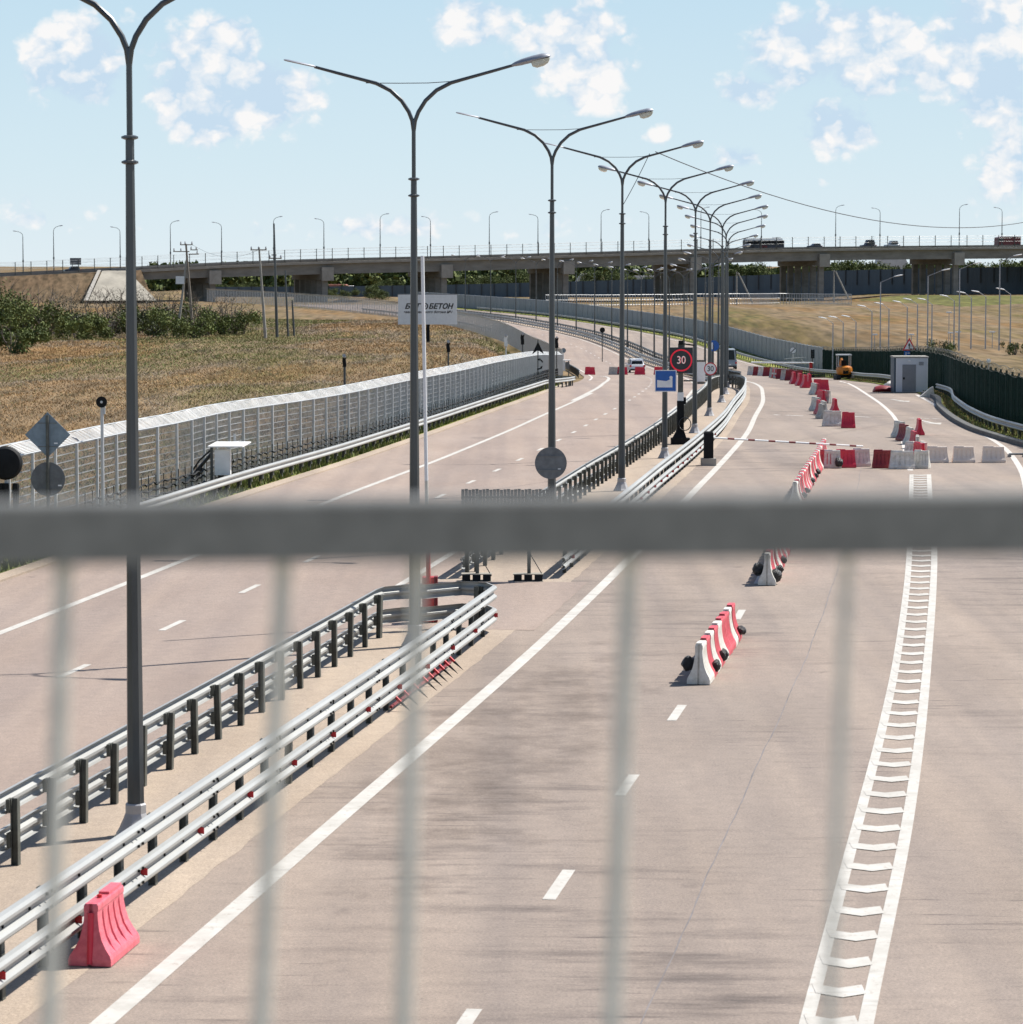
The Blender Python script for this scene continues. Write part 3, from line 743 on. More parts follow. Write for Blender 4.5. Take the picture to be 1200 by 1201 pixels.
palisade(fr1, 'dark green palisade fence with razor wire coils behind the guard cabin', 2.75, 'green_fence', .11, .16, 2.8, True)
# ------------------------------------------------------------------ grey sheet fence further on
fr2 = smooth_path([p for p in FENCE_R if p[1] >= 375], 5)
root = empty('sheet_fence', (fr2[0][0], fr2[0][1], gz(fr2[0][1])), 'long grey sheet metal fence following the far side of the distant road bend', 'fence')
mb = MB(); f = resample(fr2, .35); prev = None
for i, (x, y) in enumerate(f):
    w = .05 if i % 2 else -.05; cur = ((x, y+w, gz(y)-.1),(x, y+w, gz(y)+2.9))
    if prev: mb.quad(prev[0], cur[0], cur[1], prev[1])
    prev = cur
mb.build('sheet', 'grey_fence', root, world=True)
for zz in (2.93,):
    mb = MB(); mb.tube([(x,y,gz(y)+zz) for x,y in resample(fr2,3)], .05, 4); mb.build('top_rail', 'silver_dull', root, world=True)
pm = None
for x, y in resample(fr2, 4.6)[:98]:
    if pm is None: pb = MB(); pb.box(-.06,-.06,-.1,.06,.06,3.05); o = pb.build('post', 'silver_dull', root); pm = o.data
    else: o = bpy.data.objects.new('post', pm); col.objects.link(o); o.parent = root
    o.location = (x-root.location.x, y-.12-root.location.y, gz(y)-root.location.z)

# ------------------------------------------------------------------ tall noise wall far behind the overpass
wp = [(250,336.5,1010),(380,336,1010),(523,334,1005),(640,331,1000),(820,325.5,985),(905,322,975),(970,317.5,960),(1080,315,940),(1240,312,920)]
wpts = [P(*p) for p in wp]
root = empty('noise_barrier', (wpts[0][0], wpts[0][1], -3), 'tall dark blue-grey noise barrier wall stretching behind the overpass piers', 'wall')
dens = resample([(p[0],p[1]) for p in wpts], 2.0); ztab = [(p[0], p[2]) for p in wpts]
mb = MB(); prev = None; mp = MB(); posts = []
for i, (x, y) in enumerate(dens):
    zt = lin(ztab, x)
    w = .10 if i % 2 else 0
    cur = ((x, y+w, -4.5),(x, y+w, zt))
    if prev: mb.quad(prev[0], cur[0], cur[1], prev[1])
    prev = cur
    if i % 2 == 0: posts.append((x, y, zt))
mb.build('panel', 'noise_wall', root, world=True)
pm = None
for x, y, zt in posts[:100]:
    if pm is None: pb = MB(); pb.box(-.14,-.3,-4.5,.14,.15,0); o = pb.build('post', 'dark_panel', root); pm = o.data
    else: o = bpy.data.objects.new('post', pm); col.objects.link(o); o.parent = root
    o.location = (x-root.location.x, y-root.location.y, zt+.12-root.location.z)

# ------------------------------------------------------------------ overpass
T_ = math.tan(R(21)); BY = lambda x: 845 + x*T_
nvec = (math.sin(R(21)), -math.cos(R(21))); BW = 26.0
def bpt(px, Y=None):
    a, _ = ray(px, 300); x = a*845/(1 - a*T_); return (x, BY(x))
top_tab = [(-60,324),(0,321.5),(160,314),(280,308),(400,303.5),(550,300),(700,296),(860,291.5),(1000,289),(1200,287),(1320,286)]
bot_tab = [(-60,338),(0,336),(160,328.5),(280,324.5),(400,321),(550,317.5),(700,313),(860,308),(1000,305),(1200,303),(1320,302)]
zt_ = lambda px: zat(interp(top_tab, px), bpt(px)[1]); zb_ = lambda px: zat(interp(bot_tab, px), bpt(px)[1])
brt = empty('overpass', (*bpt(160), -1.5), 'long grey concrete girder overpass crossing the whole view in the distance', 'bridge')
def sweep(mb, prof, pxs):
    """prof: function px -> list of (w, z): w metres across the deck (0 near edge)"""
    secs = []
    for px in pxs:
        x, y = bpt(px); secs.append([(x - nvec[0]*w, y - nvec[1]*w, z) for w, z in prof(px)])
    mb.loft(secs)
PX = list(range(158, 1321, 18))
mb = MB(); sweep(mb, lambda p: [(-.1, zt_(p)-1.15),(-.1, zt_(p)-.6),(BW, zt_(p)-.6),(BW, zt_(p)-1.15)], PX); mb.build('deck_slab', 'concrete', brt, world=True)
for w in (.9, 6, 12, 18, 24):
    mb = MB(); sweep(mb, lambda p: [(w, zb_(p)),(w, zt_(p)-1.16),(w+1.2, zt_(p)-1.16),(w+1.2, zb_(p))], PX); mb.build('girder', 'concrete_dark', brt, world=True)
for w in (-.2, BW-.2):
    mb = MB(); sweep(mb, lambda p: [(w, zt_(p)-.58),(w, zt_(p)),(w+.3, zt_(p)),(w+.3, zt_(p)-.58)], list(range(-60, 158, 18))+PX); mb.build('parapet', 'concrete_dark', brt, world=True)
for w, nm in ((-.45,'near'),(BW+.1,'far')):
    fr = None
    mb = MB()
    for dz in (1.0, 1.9, 2.55): mb.tube([(lambda q: (q[0]-nvec[0]*w, q[1]-nvec[1]*w, zt_(p)+dz))(bpt(p)) for p in range(-60,1321,30)], .03, 4)
    fr = mb.build('fence_rail', 'silver_dull', brt, world=True)
me = None
pxs = [ -20 + i*18.6 for i in range(72)]
for p in pxs:
    q = bpt(p)
    if me is None: pb = MB(); pb.box(-.09,-.09,-.4,.09,.09,2.75); o = pb.build('fence_post', 'post_metal', brt); me = o.data
    else: o = bpy.data.objects.new('fence_post', me); col.objects.link(o); o.parent = brt
    o.location = (q[0]-nvec[0]*-.45-brt.location.x, q[1]-nvec[1]*-.45-brt.location.y, zt_(p)-brt.location.z)
for pr_, ncol in ((252,5),(384,6),(524,6),(667,6),(816,6),(967,6),(1125,6)):
    x, y = bpt(pr_); zb = zb_(pr_); pier = MB()
    n0 = (x, y)
    def w2(w, u): return (x - nvec[0]*w + math.cos(R(21))*u, y - nvec[1]*w + math.sin(R(21))*u)
    def obox(mb, w0, w1, u0, u1, z0, z1):
        a, b, c, d = w2(w0,u0), w2(w0,u1), w2(w1,u1), w2(w1,u0); n = len(mb.v)
        mb.v += [(*a,z0),(*b,z0),(*c,z0),(*d,z0),(*a,z1),(*b,z1),(*c,z1),(*d,z1)]
        for f in ((0,3,2,1),(4,5,6,7),(0,1,5,4),(1,2,6,5),(2,3,7,6),(3,0,4,7)): mb.f.append(tuple(n+i for i in f)); mb.m.append(0)
    obox(pier, .3, BW-.3, -1.6, .9, zb-1.5, zb-.02)
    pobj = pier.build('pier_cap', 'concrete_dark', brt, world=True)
    m2 = MB(); obox(m2, -.35, .28, -1.5, 1.6, zb-1.7, zb+1.75); m2.build('end_block', 'concrete', brt, world=True)
    for k in range(ncol):
        w = 1.0 + k*(BW-2.6)/(ncol-1); m3 = MB(); c = w2(w, -.35)
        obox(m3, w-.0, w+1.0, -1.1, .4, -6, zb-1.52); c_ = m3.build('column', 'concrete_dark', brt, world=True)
# embankment left of the bridge with paved cone
mb = MB(); secs = []
for p in range(-400, 166, 12):
    x, y = bpt(p); zt = zt_(max(p,-60))-.6 if p >= -60 else zt_(-60)-.6 - (-60-p)*.004; zt -= .02
    end = max(0, (p-105)/60.0)
    secs.append([(x+nvec[0]*(16+10*end*0), y+nvec[1]*16, -3.5),(x+nvec[0]*1, y+nvec[1]*1, zt),(x-nvec[0]*(BW+1), y-nvec[1]*(BW+1), zt),(x-nvec[0]*(BW+16), y-nvec[1]*(BW+16), -3.5)])
mb.loft(secs); mb.build('embankment', 'slope_brown', kind='structure')
mb = MB(); secs = []
a = bpt(130); b = bpt(163)
zt = zt_(150)-.55
def q(px, w, z): x, y = bpt(px); return (x+nvec[0]*w, y+nvec[1]*w, z)
mb.poly([q(84,17.2,-1.2), q(119,.8,zt), q(148,.8,zt), q(163,17.2,-1.2)]); mb.poly([q(148,.8,zt), q(157,-BW,zt), q(182,-BW-6,-1.4), q(163,17.2,-1.2)])
mb.build('paved_slope', 'concrete_light', kind='structure')
mb = MB(); mb.poly([q(78,17.6,-1.1), q(113,1.2,zt+.1), q(117,1.2,zt+.1), q(83,17.6,-1.1)]); mb.build('slope_stairs', 'concrete', kind='structure')
# lamps on the overpass
def bl_parts(root):
    mb = MB(); mb.tube([(0,0,0),(0,0,5),(0,0,9.6)], [.14,.11,.07], 6); mb.tube([(0,0,3.2),(0,0,3.7)], .2, 6); mb.build('pole', 'lamp_metal', root)
    mb = MB(); mb.tube([(0,0,9.6),(.15,0,10.1),(.6,0,10.5),(1.4,0,10.75)], .06, 6); mb.build('arm', 'lamp_metal', root)
    mb = MB(); mb.loft([[(x, w*math.cos(a), 10.74+.12*(x-1.3)+h*math.sin(a)) for a in [i*math.pi/4 for i in range(8)]] for x, w, h in ((1.3,.05,.05),(1.6,.16,.1),(2.0,.16,.1),(2.2,.06,.04))]); mb.build('lamp_head', 'lamp_head', root)
bl = None
spots = [(27,-1),(63,1),(141,-1),(200,1),(260,-1),(321,1),(380,-1),(446,1),(505,-1),(574,1),(631,-1),(705,1),(761,-1),(822,1),(893,-1),(980,1),(1032,-1),(1125,1),(1175,-1)]
for i, (px, s) in enumerate(spots):
    x, y = bpt(px)
    if s > 0: x -= nvec[0]*BW; y -= nvec[1]*BW; x = ray(px,300)[0]*y
    loc = (x, y, zt_(px)-.5)
    if bl is None: bl = empty('bridge_lamp', loc, '', 'street lamp'); bl_parts(bl); o = bl
    else: o = copy_tree(bl); o.location = loc
    o.rotation_euler = (0, 0, math.pi if s < 0 else 0)
    o.scale = (1.1, 1, 1.0 if s < 0 else 1.12)
    o['label'] = f'single-arm lamp post on the overpass, {"leftmost" if i == 0 else ordn(i)+" from the left end of the overpass row"}'; o['category'] = 'street lamp'; o['group'] = 'lamp posts on the overpass'
# ------------------------------------------------------------------ water-filled barriers
def barrier_mesh(L, H, W, matname, grooves=4):
    mb = MB(); lev = [(0,1,1),(.10,1,1),(.17,.93,.985),(.28,.72,.965),(.42,.52,.94),(.58,.40,.915),(.74,.33,.89),(.86,.31,.88),(.90,.34,.88),(.97,.33,.875),(1.0,.28,.865)]
    # columns along the length
    cols = [-1]; 
    for g in range(grooves):
        c = -.62 + 1.24*g/max(1,grooves-1); cols += [c-.06, c-.045, c+.045, c+.06]
    cols += [1]; n = len(cols)
    def pt(li, u, s):
        z, hw, hl = lev[li]; ins = 0
        for g in range(grooves):
            c = -.62 + 1.24*g/max(1,grooves-1)
            if abs(u-c) < .05 and .2 < z < .83: ins = .05
        return (s*(hw*W/2 - ins*W), u*hl*L/2, z*H)
    for s in (-1, 1):
        base = len(mb.v)
        for li in range(len(lev)):
            for u in cols: mb.v.append(pt(li, u, s))
        for li in range(len(lev)-1):
            for c in range(n-1):
                a = base + li*n + c; q = (a, a+1, a+n+1, a+n); mb.f.append(q if s > 0 else q[::-1]); mb.m.append(0)
    # ends with a vertical groove
    for e in (-1, 1):
        for li in range(len(lev)-1):
            z0, w0, l0 = lev[li]; z1, w1, l1 = lev[li+1]
            for x0, x1, i0, i1 in ((-1,-.14,0,0),(-.14,-.1,0,.035),(-.1,.1,.035,.035),(.1,.14,.035,0),(.14,1,0,0)):
                xa = x0*w0*W/2 if abs(x0) == 1 else x0*W/2*.6; xb = x1*w0*W/2 if abs(x1) == 1 else x1*W/2*.6
                xc = x0*w1*W/2 if abs(x0) == 1 else x0*W/2*.6; xd = x1*w1*W/2 if abs(x1) == 1 else x1*W/2*.6
                mb.quad((xa, e*(l0*L/2-i0), z0*H), (xb, e*(l0*L/2-i1), z0*H), (xd, e*(l1*L/2-i1), z1*H), (xc, e*(l1*L/2-i0), z1*H))
    z, w, l = lev[-1]; mb.quad((-w*W/2,-l*L/2,H),(w*W/2,-l*L/2,H),(w*W/2,l*L/2,H),(-w*W/2,l*L/2,H))
    mb.box(-w*W/2*.9, 0, H, w*W/2*.9, l*L/2*.97, H+.03)
    for yy in (-.3, .3): mb.box(-W/2-.012, yy*L-.07, -.002, W/2+.012, yy*L+.07, .05) if False else None
    me = bpy.data.meshes.new('water_barrier'); me.from_pydata(mb.v, [], mb.f); me.materials.append(M[matname]); return me
_bm = {}
def barrier(p, rz, colr, label, group, L=.95, H=.75, W=.50, tilt=0, pos=None):
    key = (colr, L, H, W)
    if key not in _bm: _bm[key] = barrier_mesh(L, H, W, colr)
    o = bpy.data.objects.new('water_barrier', _bm[key]); col.objects.link(o)
    o.location = (p[0], p[1], gz(p[1])+.012); o.rotation_euler = (0, tilt, rz)
    return tag(o, label, 'water barrier', group)
# near pink one against the guardrail, with parts
p = G(122,1121); o = barrier((p[0]+.0, p[1]+.05), -.13, 'pink_plastic', 'faded pink plastic water barrier leaning on the foreground guardrail at lower left', 'water-filled traffic barriers', 1.34, .70, .50)
mb = MB(); mb.tube([(0,-.67,.02),(0,-.655,.1),(0,-.60,.6)], .035, 8); mb.build('end_connector', 'red_plastic', o)
mb = MB(); mb.lathe([(.03,.70),(.03,.735),(.02,.74)], 10, c=(0,-.2,0)); mb.build('filler_cap', 'red_paint', o)
def bag_mesh(seed):
    bm = bmesh.new(); bmesh.ops.create_icosphere(bm, subdivisions=3, radius=1)
    for v in bm.verts:
        n = mnoise.noise(v.co*1.6 + Vector((seed,0,0)))*.35 + mnoise.noise(v.co*5 + Vector((0,seed,0)))*.12; v.co *= 1 + n; v.co.z = v.co.z*(1.0 if v.co.z > 0 else .75)
    me = bpy.data.meshes.new('sandbag'); bm.to_mesh(me); bm.free(); me.materials.append(M['black_plastic']); 
    me.polygons.foreach_set('use_smooth', [True]*len(me.polygons)); return me
BAGS = [bag_mesh(k*3.7) for k in range(3)]
bagn = 0
def bag(x, y, z, r, label, group='black bags weighing down the barriers'):
    global bagn
    o = bpy.data.objects.new('ballast_bag', BAGS[bagn % 3]); bagn += 1; col.objects.link(o)
    o.location = (x, y, z); o.scale = (r*rnd.uniform(.7,1), r*rnd.uniform(.8,1.1), r*rnd.uniform(1.0,1.25)); o.rotation_euler = (0,0,rnd.uniform(0,6)); tag(o, label, 'bag', group)
def chain(name, pts, colors, L=.87, rz=None, start=0, grp='barriers', jitter=.06, bags=(), H=.75, W=.44, bagname=''):
    path = resample(smooth_path(pts, 6) if len(pts) > 2 else pts, L*1.0)
    ns = normals(path)
    for i, (p, n) in enumerate(zip(path, ns)):
        a = math.atan2(n[1], n[0]); c = colors[i % len(colors)] if not isinstance(colors, dict) else colors[i]
        cn = {'white_plastic':'white','red_plastic':'red','faded_red':'faded red','grey_plastic':'dirty grey','dark_red':'dark red','cream_plastic':'cream'}[c]
        barrier(p, a + rnd.uniform(-jitter, jitter), c, f'{cn} water barrier, {ordn(i)} {name}', grp, L, H, W)
        if i in bags:
            s = bags[i] if isinstance(bags, dict) else 1
            for q in ((-1,1) if s == 0 else (s,)):
                r = .105; bag(p[0]+n[0]*-q*(.22), p[1]+n[1]*-q*.22, gz(p[1])+(.34 if q < 0 and i == 0 else .20), r if i else .16, f'black bag {"right" if q > 0 else "left"} of the {ordn(i)} barrier {bagname}')
W_, R_ = 'white_plastic', 'faded_red'
a = G(822,800); b = G(858,749)
chain('of the short slanting row standing alone on the open lane', [a[:2], b[:2]], [W_,R_,W_,R_,W_,R_,R_,W_,R_], .87, bagname='in the short slanting row on the open lane', bags={0:-1,1:1,3:1,8:1}, grp='water barriers on the centre line', jitter=.03)
pts = [G(900,685)[:2], G(916,651)[:2], G(925,630)[:2]]
chain('of the row that disappears behind the handrail from below', pts, [W_,R_,W_,R_], .87, bagname='in the row just below the handrail', bags={0:0,2:1,5:1}, grp='water barriers on the centre line')
pts = [G(933,592)[:2], G(945,572)[:2], G(957,553)[:2], G(967,535)[:2]]
chain('of the dense row rising just above the handrail', pts, [W_,R_], .80, bagname='in the dense row just above the handrail', bags={2:1,5:1,9:-1,12:1,16:1,19:1}, grp='water barriers on the centre line', jitter=.12)
# cross row
cr = [(976,548,'faded_red',.75,'red barrier tilted at the left end of the cross row by the boom tip'),(991.5,547,'red_plastic',.95,'bright red barrier in the cross row beside a black bag'),(977,549,'white_plastic',.6,''),
      (1010,546,'white_plastic',.85,'small white barrier with a black bag at its left end in the cross row')]
for px, py, c, L_, lb in ((966,549,'faded_red',.62,'slim red water barrier at the left end of the cross row'),(976,549,'white_plastic',.72,'white water barrier between two red ones in the cross row'),
                          (991.5,548.5,'red_plastic',.85,'bright red water barrier with a black bag on its right in the cross row'),(1010,547,'white_plastic',.75,'small white water barrier right of the black bag in the cross row'),
                          (1035,549,'dark_red',.80,'dark red water barrier left of the ladder marking'),(1058,550,'white_plastic',1.02,'broad white ribbed water barrier next to the dark red one'),
                          (1081,549.5,'white_plastic',.66,'white water barrier turned end-on at the top of the ladder marking'),
                          (1099,542.5,'cream_plastic',.92,'cream water barrier, left one of the three across the right lane'),(1130,542.5,'cream_plastic',.92,'cream water barrier, middle one of the three across the right lane'),(1165,542.5,'cream_plastic',.98,'cream water barrier, right one of the three, touching the edge line')):
    q = G(px, py); barrier(q, math.pi/2 + rnd.uniform(-.05,.05) if px != 1081 else 1.2, c, lb, 'water barriers across the road', L_, .64 if c == 'cream_plastic' else .70, .42)
for px, py, lb in ((1001,546,'black ballast bag between the red and the small white barrier of the cross row'),(983,549,'dark bag at the foot of the bright red cross row barrier')):
    q = G(px, py); bag(q[0], q[1]-.2, gz(q[1])+.22, .18, lb)
# right chain behind the cross row
for px, py, c, r, lb in ((1055,513,'white_plastic',.4,'white water barrier with dark red end, farthest of the right cluster'),(1060,517,'dark_red',.3,'dark red water barrier in the right cluster beside the edge of the lane'),
                         (1067,521,'white_plastic',.15,'white water barrier leaning in the middle of the right cluster'),(1072,526,'faded_red',.1,'red water barrier in the right cluster behind the end-on white one'),
                         (1076,532,'white_plastic',-.1,'white water barrier in the right cluster'),(1078,510,'red_plastic',.0,'upright red water barrier right of the right cluster'),
                         (1072,540,'white_plastic',.9,'short white water barrier in front of the right cluster'),(1078,541,'red_plastic',.3,'red water barrier partly hidden at the foot of the right cluster'),(1083,540,'white_plastic',.1,'white water barrier standing behind the end-on one')):
    q = G(px, py); barrier(q, r, c, lb, 'water barriers of the right cluster', .9, .75, .45)
# centre cluster
for px, py, c, r, L_, lb in ((976,500,'white_plastic',1.6,1.0,'white water barrier lying across in front of the centre cluster'),(995,502,'red_plastic',1.5,.72,'red water barrier right of the white one in front of the centre cluster'),
                         (979,484,'red_plastic',.1,.8,'red water barrier standing end-on behind the white one'),
                         (964,491,'grey_plastic',.2,.9,'dirty grey water barrier at the foot of the centre cluster'),(966,487,'white_plastic',.15,.9,'white water barrier, lowest but one of the centre cluster'),(961,486,'faded_red',.15,.9,'red water barrier in the lower centre cluster'),
                         (957,482,'white_plastic',.4,.9,'white water barrier at the left bulge of the centre cluster'),(963,473,'red_plastic',.3,.9,'red water barrier in the middle of the centre cluster'),(968,473,'grey_plastic',.9,.8,'grey water barrier at the right of the centre cluster'),
                         (955,463,'white_plastic',.3,.9,'white water barrier in the upper centre cluster'),(958,463,'faded_red',.2,.9,'red water barrier in the upper centre cluster'),(963,458,'red_plastic',1.45,1.2,'long red water barrier at the top of the centre cluster')):
    q = G(px, py); barrier(q, r, c, lb, 'water barriers of the centre cluster', L_, .78, .48)
for i, (px, py) in enumerate(((931,450.5),(938,452.5),(944,455),(949,453.5))):
    q = G(px, py); barrier(q, .1, 'red_plastic', f'red water barrier seen end-on, {["leftmost","second from left","third from left","rightmost"][i]} of the four leading to the centre cluster', 'end-on red barriers', .9, .95, .62)
for i, (px, py, c) in enumerate(((885.5,440,'white_plastic'),(892,440.6,'dark_red'),(898,441,'white_plastic'),(904,441.4,'dark_red'),(912,443,'grey_plastic'),(917,444,'grey_plastic'),(920.5,444.6,'dark_red'),(926,446,'grey_plastic'),(931.5,446.5,'dark_red'))):
    q = G(px, py); barrier(q, math.pi/2-.1, c, f'{ {"white_plastic":"white","dark_red":"dark red","grey_plastic":"dull grey"}[c]} block of the low striped row across the far lane, {ordn(i,"first")} from left', 'low striped row of barriers', 1.75, .95, .5)
for px, c, lb in ((692,'red_plastic','red water barrier standing alone on the far left carriageway by the white curve'),(720,'grey_plastic','dirty white water barrier on the far left carriageway'),(730,'red_plastic','red water barrier half hidden by the fourth street lamp'),
                  (750.5,'red_plastic','red water barrier right behind the white car'),(773,'red_plastic','red water barrier peeping out above the blue camera sign')):
    q = D(px, 362); barrier(q, math.pi/2, c, lb, 'water barriers across the far left carriageway', 1.2, .85, .5)
# cones
def cone(p, label, s=1.0):
    root = empty('traffic_cone', (p[0], p[1], gz(p[1])+.01), label, 'traffic cone', 'traffic cones'); root.scale = (s,s,s)
    mb = MB(); mb.box(-.2,-.2,0,.2,.2,.04); mb.build('base', 'orange', root)
    mb = MB(); mb.lathe([(.15,.04),(.11,.3),(.06,.6),(.03,.75)], 14); mb.build('body', 'faded_red', root)
    mb = MB(); mb.lathe([(.117,.3),(.092,.42)], 14); mb.build('band', 'white_plastic', root)
for px, py, lb in ((907,443.5,'pinkish traffic cone right of the striped row'),(910,444,'second pinkish traffic cone, right of its twin by the striped row')): cone(G(px,py), lb, 1.3)

# ------------------------------------------------------------------ booms
# front boom: dark stand on a concrete foot, thin arm across the lane
q = G(831,546); root = empty('boom_barrier', (q[0], q[1], gz(q[1])), 'black boom barrier stand on concrete foot, its thin striped arm lowered across the lane', 'boom barrier')
mb = MB(); mb.box(-.30,-.3,0,.30,.3,.30); mb.build('foot', 'concrete', root)
mb = MB(); mb.loft([[(-.19,-.17,.30),(.19,-.17,.30),(.19,.17,.30),(-.19,.17,.30)],[(-.19,-.17,1.32),(.19,-.17,1.32),(.19,.17,1.32),(-.19,.17,1.32)],[(-.15,-.13,1.38),(.15,-.13,1.38),(.15,.13,1.38),(-.15,.13,1.38)]]); mb.build('cabinet', 'black', root)
e = P(1012, 523.5, q[1]+2.0); s0 = (q[0]+.2, q[1], gz(q[1])+1.12)
arm = MB(); N = 22; me_ = MB()
for i in range(N):
    a = Vector(s0).lerp(Vector((e[0],e[1],e[2])), i/N); b = Vector(s0).lerp(Vector(e), (i+1)/N); arm.mi = 1 if i % 3 == 2 else 0
    arm.tube([tuple(a), tuple(b)], .038, 8)
arm.build('boom_arm', ['white_paint','red_metal_dull'], root, world=True)
# raised boom: red cabinet, arm standing upright
q = off(71.8, -.25); root = empty('boom_barrier', (q[0], q[1], gz(q[1])), 'red boom barrier cabinet at the rounded guardrail end, pale arm raised upright', 'boom barrier')
px0 = D(503, q[1])[0]; root.location.x = px0
mb = MB(); mb.box(-.14,-.18,.02,.12,.18,1.02); mb.build('cabinet', 'red_paint', root)
mb = MB(); mb.box(.125,-.16,.02,.20,.16,1.03); mb.build('side_plate', 'red_metal_dull', root)
mb = MB(); mb.tube([(0,-.2,.85),(-.01,-.2,1.9)], .05, 8); mb.build('arm_holder', 'red_paint', root)
tp = P(495.5, 300, q[1]-.2); bp_ = Vector((root.location.x-.01, q[1]-.2, 1.2)); tv = Vector(tp); arm = MB(); N = 7
for i in range(N):
    a = bp_.lerp(tv, i/N); b = bp_.lerp(tv, (i+1)/N); arm.mi = 1 if i in (1,) else (2 if i == 0 else 0); arm.tube([tuple(a), tuple(b)], .042 if i > 0 else .038, 10)
arm.build('boom_arm', ['sign_white','baluster_paint','faded_red'], root, world=True)
mb = MB(); mb.tube([(.05,-.1,.02),(-.12,-.25,.15),(-.2,-.2,.1),(-.25,-.1,.02)], .02, 6); mb.build('cable', 'white_plastic', root)
# far boom
q = G(951,440); root = empty('boom_barrier', (q[0], q[1], gz(q[1])), 'distant red boom post with a long white arm lying level to the left', 'boom barrier')
mb = MB(); mb.box(-.16,-.2,0,.16,.2,1.4); mb.build('cabinet', 'red_paint', root)
mb = MB(); mb.tube([(.3,0,1.35),(-4,0,1.37),(-6.6,0,1.42)], .09, 8); mb.build('boom_arm', 'white_paint', root)

# ------------------------------------------------------------------ spiked strip (red) at the foot of the near right rail
root = empty('spike_strip', (*off(60.5,1.35), 0), 'red folding spike strip with dark points lying under the foreground guardrail', 'spike strip')
mb = MB(); base = [off(y, 1.28) for y in np.arange(57.5, 64.2, .5)]
mb.tube([(x,y,.1) for x,y in base], .03, 6); mb.tube([(x,y,.28) for x,y in base[7:]], .03, 6); mb.build('bar', 'red_metal_dull', root, world=True)
me = None
for y in list(np.arange(60.6, 64.0, .62)) + [57.8, 58.6, 59.6]:
    x, yy = off(y, 1.28)
    if me is None:
        s = MB(); s.tube([(-.05,0,.32),(.13,-.12,.16)], [.028,.026], 6); s.mi = 1; s.tube([(.13,-.12,.16),(.30,-.24,.02)], [.026,.004], 6); o = s.build('spike', ['red_paint','black'], root); me = o.data
    else: o = bpy.data.objects.new('spike', me); col.objects.link(o); o.parent = root
    o.location = (x-root.location.x, yy-root.location.y, 0)

# ------------------------------------------------------------------ signs
def sign_pole(root, h, r=.035, m='lamp_metal'): mb = MB(); mb.tube([(0,0,-.05),(0,0,h)], r, 8); return mb.build('pole', m, root)
# big board seen from behind at the opening
q1 = G(560,681); q2 = G(620.5,681.5)
root = empty('sign_board', (q2[0], q2[1], 0), 'wide dark board seen from behind on two block-footed posts in the median opening', 'sign')
hx = (q1[0]-q2[0])
xl = D(541, q2[1])[0]-q2[0]; xr_ = D(648, q2[1])[0]-q2[0]; ztop = zat(574, q2[1])
mb = MB(); n = 26
for i in range(n):
    a = xl + (xr_-xl)*i/n; b = xl + (xr_-xl)*(i+1)/n; mb.box(a+.004, .03+.004*(i%2), .95, b-.004, .06, ztop + .012*math.sin(i*2.1))
mb.build('board', 'dark_panel', root)
for zz in (1.15, 1.6, 2.1): mb = MB(); mb.box(xl, .0, zz, xr_, .03, zz+.05); mb.build('batten', 'black', root)
for hxx in (hx, 0):
    mb = MB(); mb.box(hxx-.045, -.06, .1, hxx+.045, -.002, 2.2); st = mb.build('leg', 'post_metal', root)
    mb = MB(); mb.tube([(hxx+.0,-.03,.75),(hxx+.36,-.03,.14)], .012, 5); mb.build('brace', 'wire', root)
    mb = MB(); mb.box(hxx-.40,-.25,.0,hxx+.36,.25,.03); mb.box(hxx-.40,-.2,.19,hxx+.36,.2,.21); mb.build('foot_plate', 'concrete_light', root)
    for k in (-.26, 0, .26): mb = MB(); mb.box(hxx-.02+k-.1,-.2,.03,hxx-.02+k+.1,.2,.185); mb.build('ballast_block', 'black', root)
# round plate (back) on the third lamp
q = off(91.3, 0); root = empty('round_sign', (D(646, 91.1)[0], 91.05, 0), 'round grey sign back fixed to the third street lamp above the handrail', 'sign')
zc = zat(543, 91.05); mb = MB(); mb.disc(0, zc, .45, -.03, 0, 36); mb.build('plate', 'back_plate', root)
for dz in (-.2, .2): mb = MB(); mb.box(-.4,-.055,zc+dz-.015,.4,-.031,zc+dz+.015); mb.build('bracket', 'back_plate', root)
mb = MB(); mb.box(.2,-.036,zc-.18,.28,-.032,zc-.15); mb.build('sticker', 'sign_white', root)
# diamond + round backs at the left
q = G(57,641); root = empty('sign_post', q, 'post at the far left carrying a diamond and a round sign seen from behind', 'sign')
sign_pole(root, zat(487, q[1])-q[2], .045, 'post_metal')
zc = zat(510, q[1])-q[2]; r_ = .64; mb = MB(); mb.prism([(-r_,zc),(0,zc-r_),(r_,zc),(0,zc+r_)], .05, .075); mb.build('diamond_plate', 'back_plate_blue', root)
zc2 = zat(562, q[1])-q[2]; mb = MB(); mb.disc(0, zc2, .48, .05, .075, 36); mb.build('round_plate', 'back_plate', root)
for z_, w_ in ((zc+.33,.27),(zc-.33,.27),(zc2+.27,.38),(zc2-.27,.38)): mb = MB(); mb.box(-w_,.035,z_-.015,w_,.049,z_+.015); mb.build('bracket', 'back_plate', root)
for z_, x_ in ((zc-.24,.18),(zc2-.18,.28)): mb = MB(); mb.box(x_,.045,z_-.02,x_+.1,.0489,z_+.02); mb.build('sticker', 'sign_white', root)
